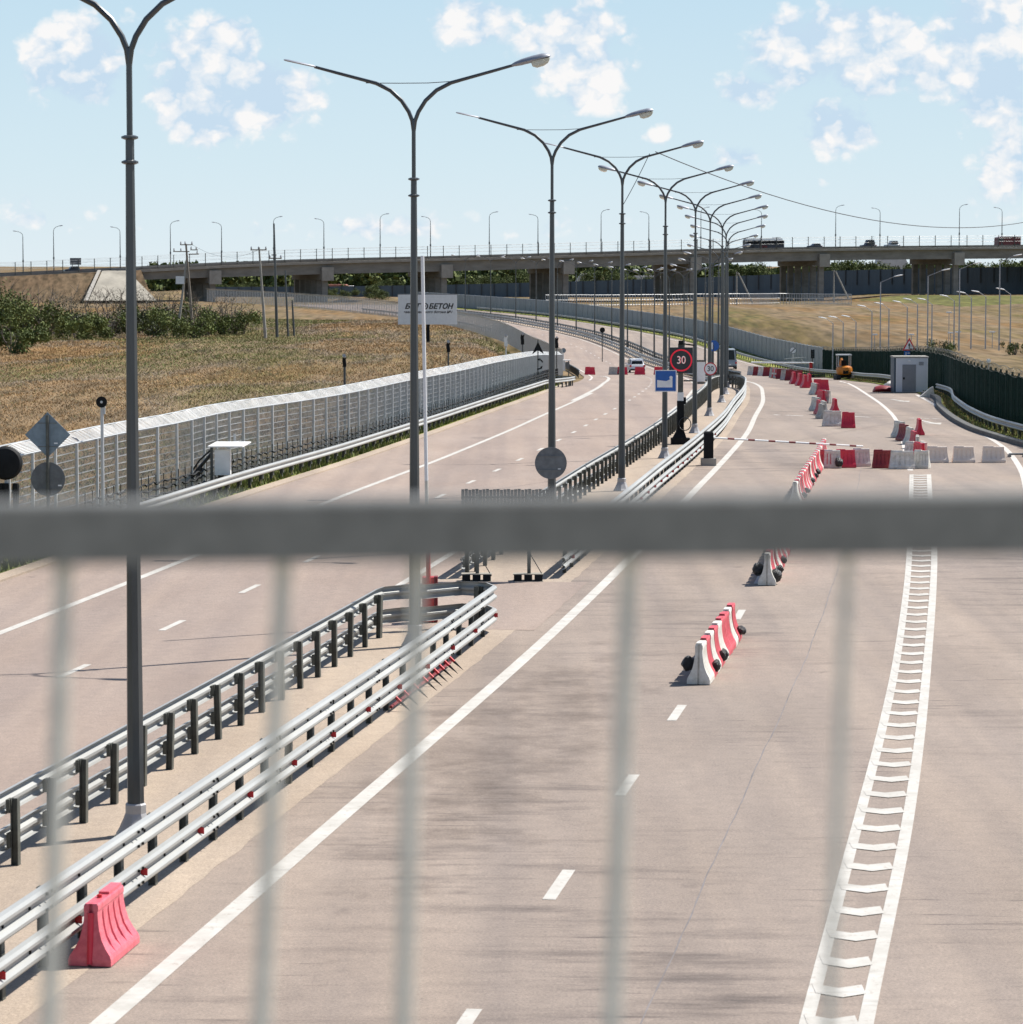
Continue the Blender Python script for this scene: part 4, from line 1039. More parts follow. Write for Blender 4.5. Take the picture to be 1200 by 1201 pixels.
# black shrouded signal at left edge
q = G(8,652); root = empty('traffic_signal', q, 'black round signal head with dark side lamps, cut by the left edge', 'traffic signal')
zc = zat(543, q[1])-q[2]; mb = MB(); mb.lathe([(.0,-.12),(.42,-.12),(.46,-.02),(.46,.04),(.40,.12),(.1,.16)], 32); o = mb.build('backboard', 'black', root, smooth=True); o.rotation_euler = (math.pi/2,0,0); o.location = (0,0,zc)
mb = MB(); mb.tube([(0,.05,0),(0,.05,zc)], .05, 8); mb.build('pole', 'silver_dull', root)
for dx in (-.14,.0,.27): 
    mb = MB(); mb.tube([(dx,-.05,zc-.55),(dx,-.05,zc-.75),(dx,-.05,zc-1.3)], [.09,.1,.07], 10); mb.build('side_lamp', 'black', root)
# loudspeaker
q = G(121,618); root = empty('loudspeaker', q, 'black horn loudspeaker on a thin galvanised pole in front of the silver fence', 'loudspeaker')
h = zat(476, q[1])-q[2]; mb = MB(); mb.tube([(0,0,0),(0,0,h)], .05, 8); mb.build('pole', 'silver', root)
mb = MB(); mb.lathe([(.17,0),(.13,.05),(.05,.22),(.04,.3)], 20); o = mb.build('horn', 'black', root, smooth=True); o.rotation_euler = (-math.pi/2,0,0); o.location = (.0,-.1,h+.12)
mb = MB(); mb.lathe([(.04,-.01),(.04,.0)], 12); o = mb.build('driver', 'silver', root); o.rotation_euler = (-math.pi/2,0,0); o.location = (0,-.115,h+.12)
mb = MB(); mb.box(.04,-.05,h-.25,.10,.02,h+.0); mb.build('bracket', 'silver', root)
# cabinet with roof plate and cables
q = G(250,581); root = empty('control_cabinet', q, 'pale grey control cabinet under a white canopy with thick black cables by the fence', 'cabinet')
z1 = zat(524, q[1])-q[2]; z0_ = zat(557, q[1])-q[2]; s = q[1]/F
mb = MB(); mb.box(-3*s,-.04,0,.2*s,.04,z1); mb.build('post', 'lamp_metal', root)
mb = MB(); mb.box(2.5*s,-.16,z0_,20*s,.22,z1-.1); mb.build('box', 'cabinet_grey', root)
mb = MB(); mb.box(20.2*s,-.15,z0_+.02,20.9*s,.2,z1-.12); mb.build('door', 'white_paint', root)
mb = MB(); mb.loft([[(-5*s,-.35,z1),(36*s,-.35,z1),(36*s,-.35,z1+.04),(-5*s,-.35,z1+.04)],[(2*s,.75,z1+.10),(43*s,.75,z1+.10),(43*s,.75,z1+.14),(2*s,.75,z1+.14)]]); mb.build('canopy', 'white_paint', root)
mb = MB(); mb.tube([(8*s,0,z0_),(9*s,0,z0_-.3),(3*s,-.05,.15),(2*s,-.05,0)], .07, 8); mb.tube([(11*s,0,z0_),(10*s,0,.5),(7*s,0,0)], .06, 8); mb.build('cable_bundle', 'black_plastic', root)
mb = MB(); mb.tube([(-2*s,.05,z1-.25),(-14*s,.1,z0_+.32),(-22*s,.15,z0_+.05),(-32*s,.2,.55),(-38*s,.25,.5)], .06, 8); mb.tube([(-2*s,.05,z1-.1),(-16*s,.1,z0_+.5),(-28*s,.15,z0_+.0)], .035, 6)
mb.tube([(-14*s,.08,z0_+.25),(-20*s,.05,z0_-.2),(-25*s,.05,z0_-.1),(-19*s,.05,z0_+.1)], .06, 8); mb.build('cable_bundle', 'black_plastic', root)
# tag plate on the fence
q = G(276,565); mbx = MB(); zc = zat(513, q[1]); mbx.box(q[0]-.045,q[1]-.1,zc-.14,q[0]+.045,q[1]-.06,zc+.14); o = mbx.build('number_plate', 'sign_white'); tag(o, 'tiny white plate hung on the silver fence above the control cabinet', 'plate')

# camera poles at the left fence
def cam_pole(px, pyb, pyt, label, kind):
    q = G(px, pyb); root = empty('camera_pole', q, label, 'camera pole', 'camera poles along the left fence'); h = zat(pyt, q[1])-q[2]; k = q[1]/F
    mb = MB(); mb.tube([(0,0,0),(0,0,h)], .05 if kind else .06, 8); mb.build('pole', 'lamp_metal' if kind != 2 else 'silver', root)
    mb = MB(); mb.loft([[(-2.0*k+dx, -.12, h-dz) , (2.0*k+dx,-.12,h-dz), (2.0*k+dx,.12,h-dz), (-2.0*k+dx,.12,h-dz)] for dx, dz in ((0,12*k),(0,8*k),(-.6*k,4*k),(.3*k,0))]); mb.build('housing', 'black' if kind != 2 else 'white_paint', root)
    mb = MB(); mb.tube([(0,-.1,h-.0),(0,-.45,h+.05)], .09, 8); mb.build('camera', 'lamp_base', root)
cam_pole(404.5, 507, 418, 'dark slender pole with a narrow camera housing rising above the silver fence', 0)
cam_pole(526, 476, 401, 'slender dark pole with small camera housing right of the billboard', 1)
cam_pole(593.5, 458, 394, 'thin pole with a white ball camera over the silver fence', 2)
cam_pole(613, 456, 392, 'thin pole with a twisted black floodlight over the silver fence', 1)
cam_pole(653, 446, 396, 'pair of dark cameras on a pole at the corner of the silver fence', 1)
# arrow sign (black chevron plate above a ring of arrows)
q = G(631, 453); root = empty('arrow_sign', q, 'thin post with a black notched arrow plate above a ring of black curved arrows', 'sign'); k = q[1]/F
sign_pole(root, zat(398,q[1])-q[2], .045, 'lamp_metal')
def pz(py): return zat(py, q[1])-q[2]
mb = MB(); mb.prism([(-7*k,pz(415.5)),(-1*k,pz(411)),(0,pz(401)),(0,pz(401))][:3][::-1] if False else [(-7*k,pz(415.5)),(-.5*k,pz(411)),(.0,pz(400.5))], -.06, -.04); mb.prism([(.5*k,pz(411)),(7*k,pz(415)),(.0,pz(400.5))], -.06,-.04); mb.prism([(-.5*k,pz(411)),(.5*k,pz(411)),(0,pz(400.5))], -.0605,-.0401); mb.build('arrow_plate', 'black', root)
for a0 in (20, 140, 260):
    mb = MB(); mb.ring(0, pz(427), 5*k, 6.6*k, -.06, -.04, 6, R(a0), R(a0+45)); 
    c = R(a0+55); cx_, cz_ = 5.8*k*math.cos(c), pz(427)+5.8*k*math.sin(c); c2_ = R(a0+82)
    mb.prism([(4.2*k*math.cos(R(a0+46)), pz(427)+4.2*k*math.sin(R(a0+46))),(7.6*k*math.cos(R(a0+46)), pz(427)+7.6*k*math.sin(R(a0+46))),(5.8*k*math.cos(c2_), pz(427)+5.8*k*math.sin(c2_))], -.06, -.04); mb.build('curved_arrow', 'black', root)
# equipment by the fence corner
q = G(661, 443); root = empty('equipment_box', q, 'pale equipment boxes on a frame at the grassy road island by the fence corner', 'cabinet'); k = q[1]/F
mb = MB(); mb.box(-7*k,-.3,.7,2*k,.3,1.7); mb.build('box', 'cabinet_grey', root)
mb = MB(); mb.box(-9*k,-.4,1.72,8*k,.5,1.8); mb.build('canopy', 'white_paint', root)
mb = MB(); mb.box(3*k,-.1,.9,7*k,.35,1.6); mb.build('box', 'back_plate', root)
for xx in (-6*k, 6*k): mb = MB(); mb.box(xx-.05,-.05,0,xx+.05,.05,1.71); mb.build('leg', 'lamp_metal', root)
mb = MB(); mb.tube([(-8*k,0,1.2),(-9.5*k,0,.9),(-7*k,0,.3),(-6*k,0,0)], .12, 8); mb.build('cable_bundle', 'black_plastic', root)
q = G(661, 433); root = empty('round_sign', q, 'small round pale sign back on a short white post at the fence corner', 'sign'); mb = MB(); mb.tube([(0,0,0),(0,0,zat(411,q[1])-q[2])], .07, 8); mb.build('pole', 'white_paint', root)
mb = MB(); mb.disc(0, zat(411,q[1])-q[2], .3, -.1, -.075, 24); mb.build('plate', 'back_plate_blue', root)
q = D(706.5, 430); root = empty('round_sign', q, 'small black round sign on a thin post beside the far right carriageway', 'sign'); h = zat(387, 430)-q[2]; sign_pole(root, h, .06); mb = MB(); mb.disc(0, h, .36, -.1, -.075, 20); mb.build('plate', 'black', root)

# LED speed display
q = G(798, 521); root = empty('speed_display', q, 'dark electronic display with red ring and 30 on a black pyramid-based mast', 'traffic sign'); k = q[1]/F
zz = lambda py: zat(py, q[1])-q[2]
mb = MB(); mb.box(-11*k,-.3,0,11*k,.3,zz(513.5)); mb.build('base', 'black', root)
mb = MB(); mb.loft([[(-9*k,-.27,zz(513.5)),(7*k,-.27,zz(513.5)),(7*k,.27,zz(513.5)),(-9*k,.27,zz(513.5))],[(-4*k,-.14,zz(504)),(4*k,-.14,zz(504)),(4*k,.14,zz(504)),(-4*k,.14,zz(504))]]); mb.build('pyramid', 'black', root)
mb = MB(); mb.box(-4*k,-.14,zz(504)+.002,4*k,.14,zz(470)); mb.build('lower_mast', 'black', root)
mb = MB(); mb.box(-3.5*k,-.13,zz(470)+.002,3.5*k,.13,zz(460)); mb.build('middle_mast', 'white_paint', root)
mb = MB(); mb.box(-3*k,-.11,zz(460)+.002,3*k,.11,zz(403)); mb.build('mast', 'post_metal', root)
zc = zz(422.3); X0 = .0
mb = MB(); mb.box(-13.5*k,-.32,zc-15*k,13.8*k,-.12,zc+15*k); mb.build('panel', 'dark_panel', root)
mb = MB(); mb.ring(.15*k, zc, 11.3*k, 13.0*k, -.345, -.321, 40); mb.build('led_ring', 'led_red', root)
o = text_part('30', .50, 'led_white', root, (.2*k, -.325, zc-.0), sx=.85); o.name = 'led_digits'
o = text_part('30', .47, 'led_red', root, (.2*k+.02, -.3235, zc-.01), sx=.85); o.name = 'led_digits'
mb = MB(); mb.box(-2.5*k,-.2,zz(404),2.5*k,.1,zz(399.5)); mb.tube([(2*k,0,zz(403)),(16*k,0,zz(405))], .04, 6); mb.build('camera', 'black', root)
mb = MB(); mb.tube([(3.5*k,0,zz(446.5)),(17*k,0,zz(446.5))], .04, 6); mb.build('bracket', 'lamp_metal', root)
mb = MB(); pts = [(5*k+7*k*math.cos(t*.4), -.16-.004*t, zz(497)+7.5*k*math.sin(t*.4)) for t in range(40)]; mb.tube(pts, .022, 6); mb.build('cable_coil', 'black_plastic', root)
mb = MB(); mb.box(3.5*k,-.1,zz(474),6.5*k,.1,zz(466)); mb.build('junction_box', 'black', root)
# round 30 sign on the seventh lamp
y7 = LAMPY[6]; lx = off(y7,0)
root = empty('speed_limit_sign', (D(833, y7-.2)[0], y7-.22, gz(y7)), 'round white speed limit sign with red rim and black 30 on the seventh street lamp', 'traffic sign')
zc = zat(432.5, y7)-gz(y7); mb = MB(); mb.disc(0, zc, .355, -.02, 0, 36); mb.build('plate', 'sign_white', root)
mb = MB(); mb.ring(0, zc, .30, .356, -.024, -.0201, 40); mb.build('rim', 'sign_red', root)
text_part('30', .42, 'sign_black', root, (0, -.026, zc), bold=.004, sx=.9)
# blue camera sign on the fifth lamp
y5 = LAMPY[4]; root = empty('camera_sign', (D(780.5, y5-.2)[0], y5-.24, gz(y5)), 'square blue sign with a white camera symbol on the fifth street lamp', 'traffic sign')
zc = zat(446.5, y5)-gz(y5); hs = .455
mb = MB(); mb.box(-hs,-.02,zc-hs,hs,0,zc+hs); mb.build('plate', 'sign_white', root)
mb = MB(); mb.box(-hs+.035,-.024,zc-hs+.035,hs-.035,-.0201,zc+hs-.035); mb.build('face', 'sign_blue', root)
mb = MB(); mb.prism([(-.36,zc-.27),(.28,zc-.27),(.28,zc+.10),(.16,zc+.06),(.04,zc+.0),(-.02,zc+.0),(-.36,zc+.04)], -.028, -.0241); mb.disc(.22, zc+.14, .07, -.030, -.0282, 16); mb.build('camera_symbol', 'sign_white', root)
mb = MB(); mb.disc(.12, zc-.09, .07, -.0325, -.0305, 20); mb.ring(.12, zc-.09, .09, .105, -.0325, -.0305, 20); mb.build('camera_lens', 'cabinet_grey', root)
# blue round sign further
y8 = 245; root = empty('round_sign', (D(836.5, y8)[0], y8-.2, gz(y8)), 'round blue sign half hidden between the lamp poles', 'traffic sign')
zc = zat(405.5, y8)-gz(y8); mb = MB(); mb.disc(0, zc, .42, -.02, 0, 28); mb.build('plate', 'sign_blue', root); mb = MB(); mb.prism([(-.2,zc-.25),(-.05,zc-.25),(-.05,zc+.25),(-.2,zc+.25)], -.024,-.0201); mb.build('arrow_symbol', 'sign_white', root); sign_pole(root, zc+.1, .04)
# grey cabinet among the lamps
q = D(822, 262); root = empty('control_cabinet', q, 'light grey control cabinet seen between the lamp poles beyond the speed display', 'cabinet'); k = q[1]/F
mb = MB(); mb.box(-5*k,-.3,.2,5*k,.3,zat(424,262)-q[2]); mb.build('box', 'cabinet_grey', root); mb = MB(); mb.box(-4*k,-.2,0,4*k,.2,.198); mb.build('plinth', 'concrete_dark', root); mb = MB(); mb.box(-5.3*k,-.35,zat(424,262)-q[2]+.002,5.3*k,.35,zat(422.5,262)-q[2]); mb.build('lid', 'black', root)
# end of restriction sign, black signal, small frame near the far boom
q = G(930, 437); root = empty('round_sign', q, 'round white sign with a grey diagonal bar on a thin post before the grey fence', 'traffic sign'); h = zat(411, q[1])-q[2]; sign_pole(root, h, .05, 'silver_dull')
mb = MB(); mb.disc(0, h, .40, -.08, -.06, 28); mb.build('plate', 'sign_white', root); mb = MB(); mb.prism([(-.30,h-.22),(-.22,h-.30),(.30,h+.22),(.22,h+.30)], -.085,-.0805); mb.ring(0,h,.35,.40,-.085,-.0805,28); mb.build('bar', 'back_plate', root)
q = G(953, 438); root = empty('traffic_signal', q, 'dark traffic signal on a short pole at the end of the green fence', 'traffic signal'); h = zat(411, q[1])-q[2]; sign_pole(root, h-.8, .06); mb = MB(); mb.box(-.2,-.2,h-.9,.2,.1,h+.1); mb.build('head', 'black', root)
for zc in (h-.6,h-.3,h): mb = MB(); mb.lathe([(.12,0),(.14,.1)], 12); o = mb.build('visor', 'dark_panel', root); o.rotation_euler = (math.pi/2,0,0); o.location = (0,-.2,zc-.1)
q = G(936, 436); root = empty('metal_trestle', q, 'small pale steel trestle standing behind the far boom arm', 'trestle')
mb = MB(); mb.tube([(-.9,0,0),(-.7,0,1.6),(.9,0,1.7)], .05, 6); mb.tube([(1.4,0,0),(.3,0,1.65)], .05, 6); mb.tube([(-1.6,0,1.5),(-.7,0,1.6)], .04, 6); mb.build('tube', 'silver', root)
# warning triangle behind the cabin
q = G(1066, 452); q = (q[0], q[1]+6, gz(q[1]+6)); root = empty('warning_sign', (D(1066,q[1])[0], q[1], q[2]), 'white warning triangle with red border above a blue plate behind the cabin roof', 'traffic sign'); k = q[1]/F
zz = lambda py: zat(py, q[1])-q[2]
sign_pole(root, zz(398), .05)
mb = MB(); mb.prism([(-8.2*k,zz(411)),(8.2*k,zz(411)),(0,zz(396))], -.08, -.06); mb.build('border', 'sign_red', root)
mb = MB(); mb.prism([(-5.6*k,zz(409.6)),(5.6*k,zz(409.6)),(0,zz(399.2))], -.086, -.081); mb.build('face', 'sign_white', root)
mb = MB(); mb.box(-.6*k,-.091,zz(409),.6*k,-.087,zz(402.5)); mb.box(-1.2*k,-.0925,zz(405.5),1.2*k,-.0915,zz(403.6)); mb.build('symbol', 'sign_black', root)
mb = MB(); mb.box(-6*k,-.08,zz(420),6*k,-.06,zz(411.6)); mb.build('blue_plate', 'sign_blue', root)
mb = MB(); mb.box(-4.2*k,-.085,zz(419),-3.2*k,-.081,zz(413)); mb.prism([(-2*k,zz(413.6)),(2.2*k,zz(413.6)),(3.4*k,zz(419)),(2.4*k,zz(419)),(1.2*k,zz(414.6)),(-2*k,zz(414.6))][::-1], -.085,-.081); mb.build('arrow_symbol', 'sign_white', root)

# ------------------------------------------------------------------ guard cabin
q = G(1068, 461); root = empty('guard_cabin', (q[0], q[1]+.0, gz(q[1])), 'white flat-roofed guard cabin with a grey door standing before the green fence', 'cabin'); k = q[1]/F
H_ = zat(419, q[1])-gz(q[1]); x0, x1 = -17*k, 20.2*k
mb = MB(); mb.box(x0,0,.08,x1,2.2,H_-.05); mb.build('wall', 'booth_wall', root)
mb = MB(); mb.box(x0-2.6*k,-.05,H_-.048,x1+.06,2.3,H_+.06); mb.build('roof', 'concrete', root)
mb = MB(); mb.box(-9.8*k,-.03,.1,6.2*k,-.002,zat(427.5,q[1])-gz(q[1])); dr = mb.build('door', 'booth_door', root); mb = MB(); mb.box(-9*k,-.09,.95,-7*k,-.031,1.1); mb.build('handle', 'black', dr)
mb = MB(); mb.box(-10.5*k,-.045,.08,-9.85*k,-.003,zat(427,q[1])-gz(q[1])+.02); mb.box(6.25*k,-.045,.08,6.9*k,-.003,zat(427,q[1])-gz(q[1])+.02); mb.build('door_frame', 'booth_wall', root)
mb = MB(); mb.box(x0-2.4*k,.1,.08,x0-.003,2.1,H_-.055); mb.build('side_panel', 'noise_wall', root)
mb = MB(); mb.box(x0-.1,-.06,-.02,x1+.05,2.25,.078); mb.build('plinth', 'concrete_dark', root)
mb = MB(); [mb.box(9.5*k,-.02,H_-.55+i_*.05,15*k,-.004,H_-.52+i_*.05) for i_ in range(5)]; mb.build('vent', 'booth_door', root)
for xx in (x0+.004, x1-.06): mb = MB(); mb.box(xx,-.012,.09,xx+.055,-.002,H_-.055); mb.build('corner_trim', 'cabinet_grey', root)
mb = MB(); mb.box(-3*k,-.14,H_-.28,-.5*k,-.003,H_-.2); mb.build('door_lamp', 'sign_white', root)
# things beside the cabin
q = G(1036, 460); mb = MB(); secs = []
for x, w, h in ((-.75,.15,.1),(-.6,.5,.38),(-.2,.6,.5),(.35,.6,.45),(.85,.4,.3),(1.0,.1,.1)): secs.append([(x, w*math.cos(a), .01+h/2+h/2*math.sin(a)*1.0 ) for a in [i*math.pi/5 for i in range(10)]])
mb.loft(secs); o = mb.build('tarpaulin', 'dark_red', smooth=True); o.location = q; tag(o, 'dark red crumpled tarpaulin heap left of the guard cabin', 'tarpaulin')
q = G(1044, 457); bagn = 1; o = bpy.data.objects.new('sack', BAGS[1].copy()); o.data.materials.clear(); o.data.materials.append(M['white_plastic']); col.objects.link(o); o.location = (q[0],q[1],q[2]+.25); o.scale = (.42,.4,.35); tag(o, 'white sack on the ground between the red tarpaulin and the cabin', 'sack')
q = G(1089, 466); mb = MB(); mb.prism([(-.62,0),(.38,0),(.30,.72),(.16,.66)], -.2, .2); o = mb.build('concrete_block', 'white_plastic'); o.location = q; tag(o, 'pale wedge-shaped block leaning at the right corner of the guard cabin', 'block')
# thin pole by the green fence
q = G(1159, 482); root = empty('slim_pole', q, 'slim silver pole with a small top box in front of the green fence', 'pole'); mb = MB(); mb.tube([(0,0,0),(0,0,zat(428,q[1])-q[2])], .035, 8); mb.build('pole', 'silver', root); mb = MB(); h = zat(421,q[1])-q[2]; mb.box(-.1,-.1,h-.2,.1,.1,h); mb.build('camera', 'white_paint', root)
q = G(1186, 536); mb = MB(); mb.tube([(-.1,0,.12),(.9,.05,.13)], .045, 8); mb.box(-.12,-.2,0,-.02,.2,.11); mb.box(.5,-.2,0,.6,.2,.11); o = mb.build('hose_reel', 'back_plate'); o.location = q; o.name = 'steel_bar'; tag(o, 'short grey steel bar lying by the right edge line', 'bar')

# ------------------------------------------------------------------ mini excavator
q = G(990, 445.5); root = empty('mini_excavator', q, 'orange mini excavator with a canopy cab parked by the green fence', 'excavator', rz=.05)
for s in (-1, 1):
    mb = MB(); prof = [(-.95,.0),(.95,.0),(1.1,.22),(.95,.44),(-.95,.44),(-1.1,.22)]
    mb.loft([[(s*x, y, z) for y, z in prof] for x in (.45,.85)]); mb.build('track', 'tyre', root)
mb = MB(); mb.box(-.45,-.6,.25,.45,.6,.5); mb.build('undercarriage', 'black', root)
mb = MB(); secs = []
for z, sx, sy in ((.5,.62,.8),(.6,.72,.95),(.95,.78,1.0),(1.2,.72,.95),(1.32,.5,.7)): secs.append([(sx*math.cos(a), -.1+sy*math.sin(a), z) for a in [i*math.pi/8 for i in range(16)]])
mb.loft(secs); mb.build('body', 'orange', root, smooth=True)
mb = MB(); mb.box(-.25,-1.08,.6,.25,-1.0,.9); mb.build('engine_grille', 'black', root)
for sx in (-.58,.58):
    for sy in (-.3,.75): mb = MB(); mb.box(sx-.04,sy-.04,1.2,sx+.04,sy+.04,2.28); mb.build('cab_pillar', 'silver_dull', root)
mb = MB(); mb.box(-.68,-.45,2.28,.68,.9,2.4); mb.build('canopy', 'silver', root)
mb = MB(); mb.box(-.25,.0,1.25,.25,.15,1.85); mb.box(-.25,-.0,1.2,.25,.5,1.3); mb.build('seat', 'black', root)
mb = MB(); mb.tube([(.0,.9,.9),(.0,1.7,1.9),(.0,2.6,1.3)], [.14,.13,.1], 6); mb.tube([(0,2.6,1.3),(0,2.4,.5)], .09, 6); mb.build('boom', 'orange', root)
mb = MB(); mb.prism([(-.3,.1),(.3,.1),(.3,.55),(-.3,.55)], 2.2, 2.6); mb.build('bucket', 'black', root)
# dark low machine part left of it
q = G(955, 443); root = empty('pallet_stack', q, 'low dark stack of boards lying before the far guardrail left of the excavator', 'stack')
for k_ in range(3): mb = MB(); mb.box(-1.1,-.4,.02+k_*.17,1.1,.4,.14+k_*.17); mb.build('board', 'black' if k_ != 1 else 'green_fence', root)

# ------------------------------------------------------------------ vehicles
def car(loc, rz, label, body, L=4.2, Wd=1.8, H=1.6, name='parked_car', cat='car', van=False):
    root = empty(name, loc, label, cat, rz=rz)    # rear faces -y
    hw = Wd/2
    prof = [(-.5,.35),(-.49,.75),(-.46,.95),(-.40,1.0),(.18,1.0),(.30,.95),(.47,.85),(.5,.6),(.5,.35)] if not van else [(-.5,.35),(-.5,.95),(-.48,1.15),(.30,1.15),(.42,1.05),(.49,.85),(.5,.6),(.5,.35)]
    mb = MB(); secs = []
    for x, t in ((-hw,.93),(-hw*.93,1),(0,1.01),(hw*.93,1),(hw,.93)): secs.append([(x, y*L*t, z if z < .5 else .35+(z-.35)*t) for y, z in prof])
    mb.loft(secs); bd = mb.build('body', body, root, smooth=True)
    zt = H; rp = [(-.42,.99),(-.36,zt-.04),(-.3,zt),(.02,zt),(.08,zt-.04),(.2,.99)] if not van else [(-.485,1.14),(-.47,zt-.1),(-.44,zt),(.22,zt),(.30,zt-.12),(.40,1.10)]
    mb = MB(); secs = []
    for x, t in ((-hw*.86,.0),(-hw*.74,1),(hw*.74,1),(hw*.86,.0)): secs.append([(x, y*L, rp[0][1]+(z-rp[0][1])*(.0 if t == 0 and False else (1 if t else .25))) for y, z in rp])
    mb.loft(secs); mb.build('roof', body, root, smooth=True)
    zb = rp[0][1]; zr = zt - .06
    mb = MB(); yb = rp[0][0]*L; yt = rp[1][0]*L
    mb.poly([(-hw*.70, yb-.03, zb+.06),(hw*.70, yb-.03, zb+.06),(hw*.62, yt-.03, zr-.08),(-hw*.62, yt-.03, zr-.08)]); 
    mb.v = list(mb.v); mb.loft([[(-hw*.70, yb-.03, zb+.06),(hw*.70, yb-.03, zb+.06),(hw*.62, yt-.03, zr-.08),(-hw*.62, yt-.03, zr-.08)],[(-hw*.70, yb+.03, zb+.06),(hw*.70, yb+.03, zb+.06),(hw*.62, yt+.03, zr-.08),(-hw*.62, yt+.03, zr-.08)]])
    mb.build('rear_window', 'glass_dark', root)
    for s in (-1, 1):
        mb = MB(); mb.poly([(s*(hw*.845), y*L, z) for y, z in ((rp[0][0]+.05, zb+.08),(rp[-1][0]-.05, zb+.06),(rp[-2][0]-.02, zr-.06),(rp[1][0]+.05, zr-.06))]); 
        a = mb.v; mb.loft([[(v[0]+s*.05, v[1], v[2]) for v in a[:4]],[(v[0]-s*.0, v[1], v[2]) for v in a[:4]]]); mb.build('side_window', 'glass_dark', root)
        mb = MB(); mb.box(s*hw*.88-.12,-L*.5-.02,.72,s*hw*.88+.08,-L*.5+.12,.95); mb.build('tail_light', 'lamp_red', root)
        mb = MB(); mb.box(s*hw-.02 if s > 0 else s*hw-.18, L*.12, 1.0, s*hw+.18 if s > 0 else s*hw+.02, L*.16, 1.14); mb.build('mirror', body, root)
        for yy in (-.31, .31):
            mb = MB(); mb.lathe([(.2,-.1),(.33,-.1),(.33,.1),(.2,.1)], 18); w = mb.build('wheel', 'tyre', root); w.rotation_euler = (0, math.pi/2, 0); w.location = (s*(hw-.1), yy*L, .33)
            mb = MB(); mb.lathe([(.19,-.11),(.19,.11)], 14); mb.build('rim', 'silver_dull', w)
    mb = MB(); mb.box(-.26,-L*.5-.03,.55,.26,-L*.5-.005,.67); mb.build('number_plate', 'sign_white', root)
    mb = MB(); mb.box(-hw*.95,-L*.5-.04,.3,hw*.95,-L*.5+.2,.5); mb.build('bumper', 'dark_panel', root)
    return root
q = D(745, 378); car(q, .1, 'white sport utility car seen from behind on the far left carriageway near red barriers', 'car_white', 4.3, 1.85, 1.62, 'car')
q = D(853.5, 396); car(q, 0, 'pale grey van half hidden behind the cluster of lamp poles', 'car_grey', 4.8, 2.0, 2.5, 'van', 'van', van=True)
def on_deck(px, w): 
    x, y = bpt(px); x -= nvec[0]*w; y -= nvec[1]*w; return (x, y, zt_(px)-.58)
BR = R(21)
# dark bus
root = empty('bus', on_deck(903, 4), 'long dark bus with a white roof driving on the overpass', 'bus', rz=BR)
mb = MB(); mb.box(-5.6,-1.25,.35,5.6,1.25,2.6); mb.build('body', 'car_dark', root)
mb = MB(); mb.loft([[(-5.5,-1.2,2.602),(5.3,-1.2,2.602),(5.3,1.2,2.602),(-5.5,1.2,2.602)],[(-5.4,-1.1,3.15),(5.0,-1.1,3.15),(5.0,1.1,3.15),(-5.4,1.1,3.15)]]); mb.build('roof', 'white_paint', root)
for k_ in range(6): mb = MB(); mb.box(-5.2+k_*1.75,-1.29,1.5,-3.65+k_*1.75,-1.252,2.4); mb.build('window', 'black', root)
for xx in (-3.6,-.4,3.8):
    mb = MB(); mb.lathe([(.2,-.15),(.48,-.15),(.48,.15),(.2,.15)], 16); w = mb.build('wheel', 'tyre', root); w.rotation_euler = (math.pi/2,0,0); w.location = (xx,-1.15,.48)
mb = MB(); mb.box(-1.6,-1.3,.5,.5,-1.252,1.2); mb.build('side_panel', 'truck_red', root)
mb = MB(); mb.box(3.0,-1.0,3.16,4.6,1.0,3.45); mb.build('air_conditioner', 'white_paint', root)
car(on_deck(1028, 5), BR+math.pi/2, 'dark car driving on the overpass right of the bus', 'car_dark', 4.4, 1.8, 2.3, 'car')
car(on_deck(1054, 4), BR+math.pi/2, 'grey car following close behind the dark car on the overpass', 'car_grey', 4.2, 1.8, 2.0, 'car')
car(on_deck(963, 4), BR+math.pi/2, 'small dark car just right of the bus on the overpass', 'car_dark', 4.0, 1.8, 1.5, 'car')
root = empty('truck', on_deck(1192, 5), 'dark red truck on the overpass at the right edge of the picture', 'truck', rz=BR)
mb = MB(); mb.loft([[(-3.5,y,.5),(3.6,y,.5),(3.6,y,2.9),(-1.6,y,2.9),(-3.4,y,2.6)] for y in (-1.2,1.2)]); mb.build('body', 'truck_red', root)
mb = MB(); mb.box(-3.3,-1.25,1.5,-1.9,-1.202,2.3); mb.build('window', 'glass_dark', root)
for xx in (-2.3,1.6,2.7):
    mb = MB(); mb.lathe([(.2,-.15),(.48,-.15),(.48,.15),(.2,.15)], 16); w = mb.build('wheel', 'tyre', root); w.rotation_euler = (math.pi/2,0,0); w.location = (xx,-1.1,.48)
q = bpt(88); car((q[0]-nvec[0]*3, q[1]-nvec[1]*3, zt_(88)-.58), BR+math.pi/2, 'dark car on the left approach of the overpass', 'car_dark', 4.2, 1.8, 1.7, 'car')
q = bpt(104); root = empty('roadside_board', (q[0]-nvec[0]*14, q[1]-nvec[1]*14, zt_(104)-.6), 'small grey roadside board on two legs behind the left approach of the overpass', 'sign')
mb = MB(); mb.box(-1.4,-.05,1.9,1.4,.05,3.6); mb.build('panel', 'back_plate', root)
for s in (-.8,.8): mb = MB(); mb.box(s-.08,-.15,0,s+.08,-.052,3.2); mb.build('leg', 'lamp_metal', root)

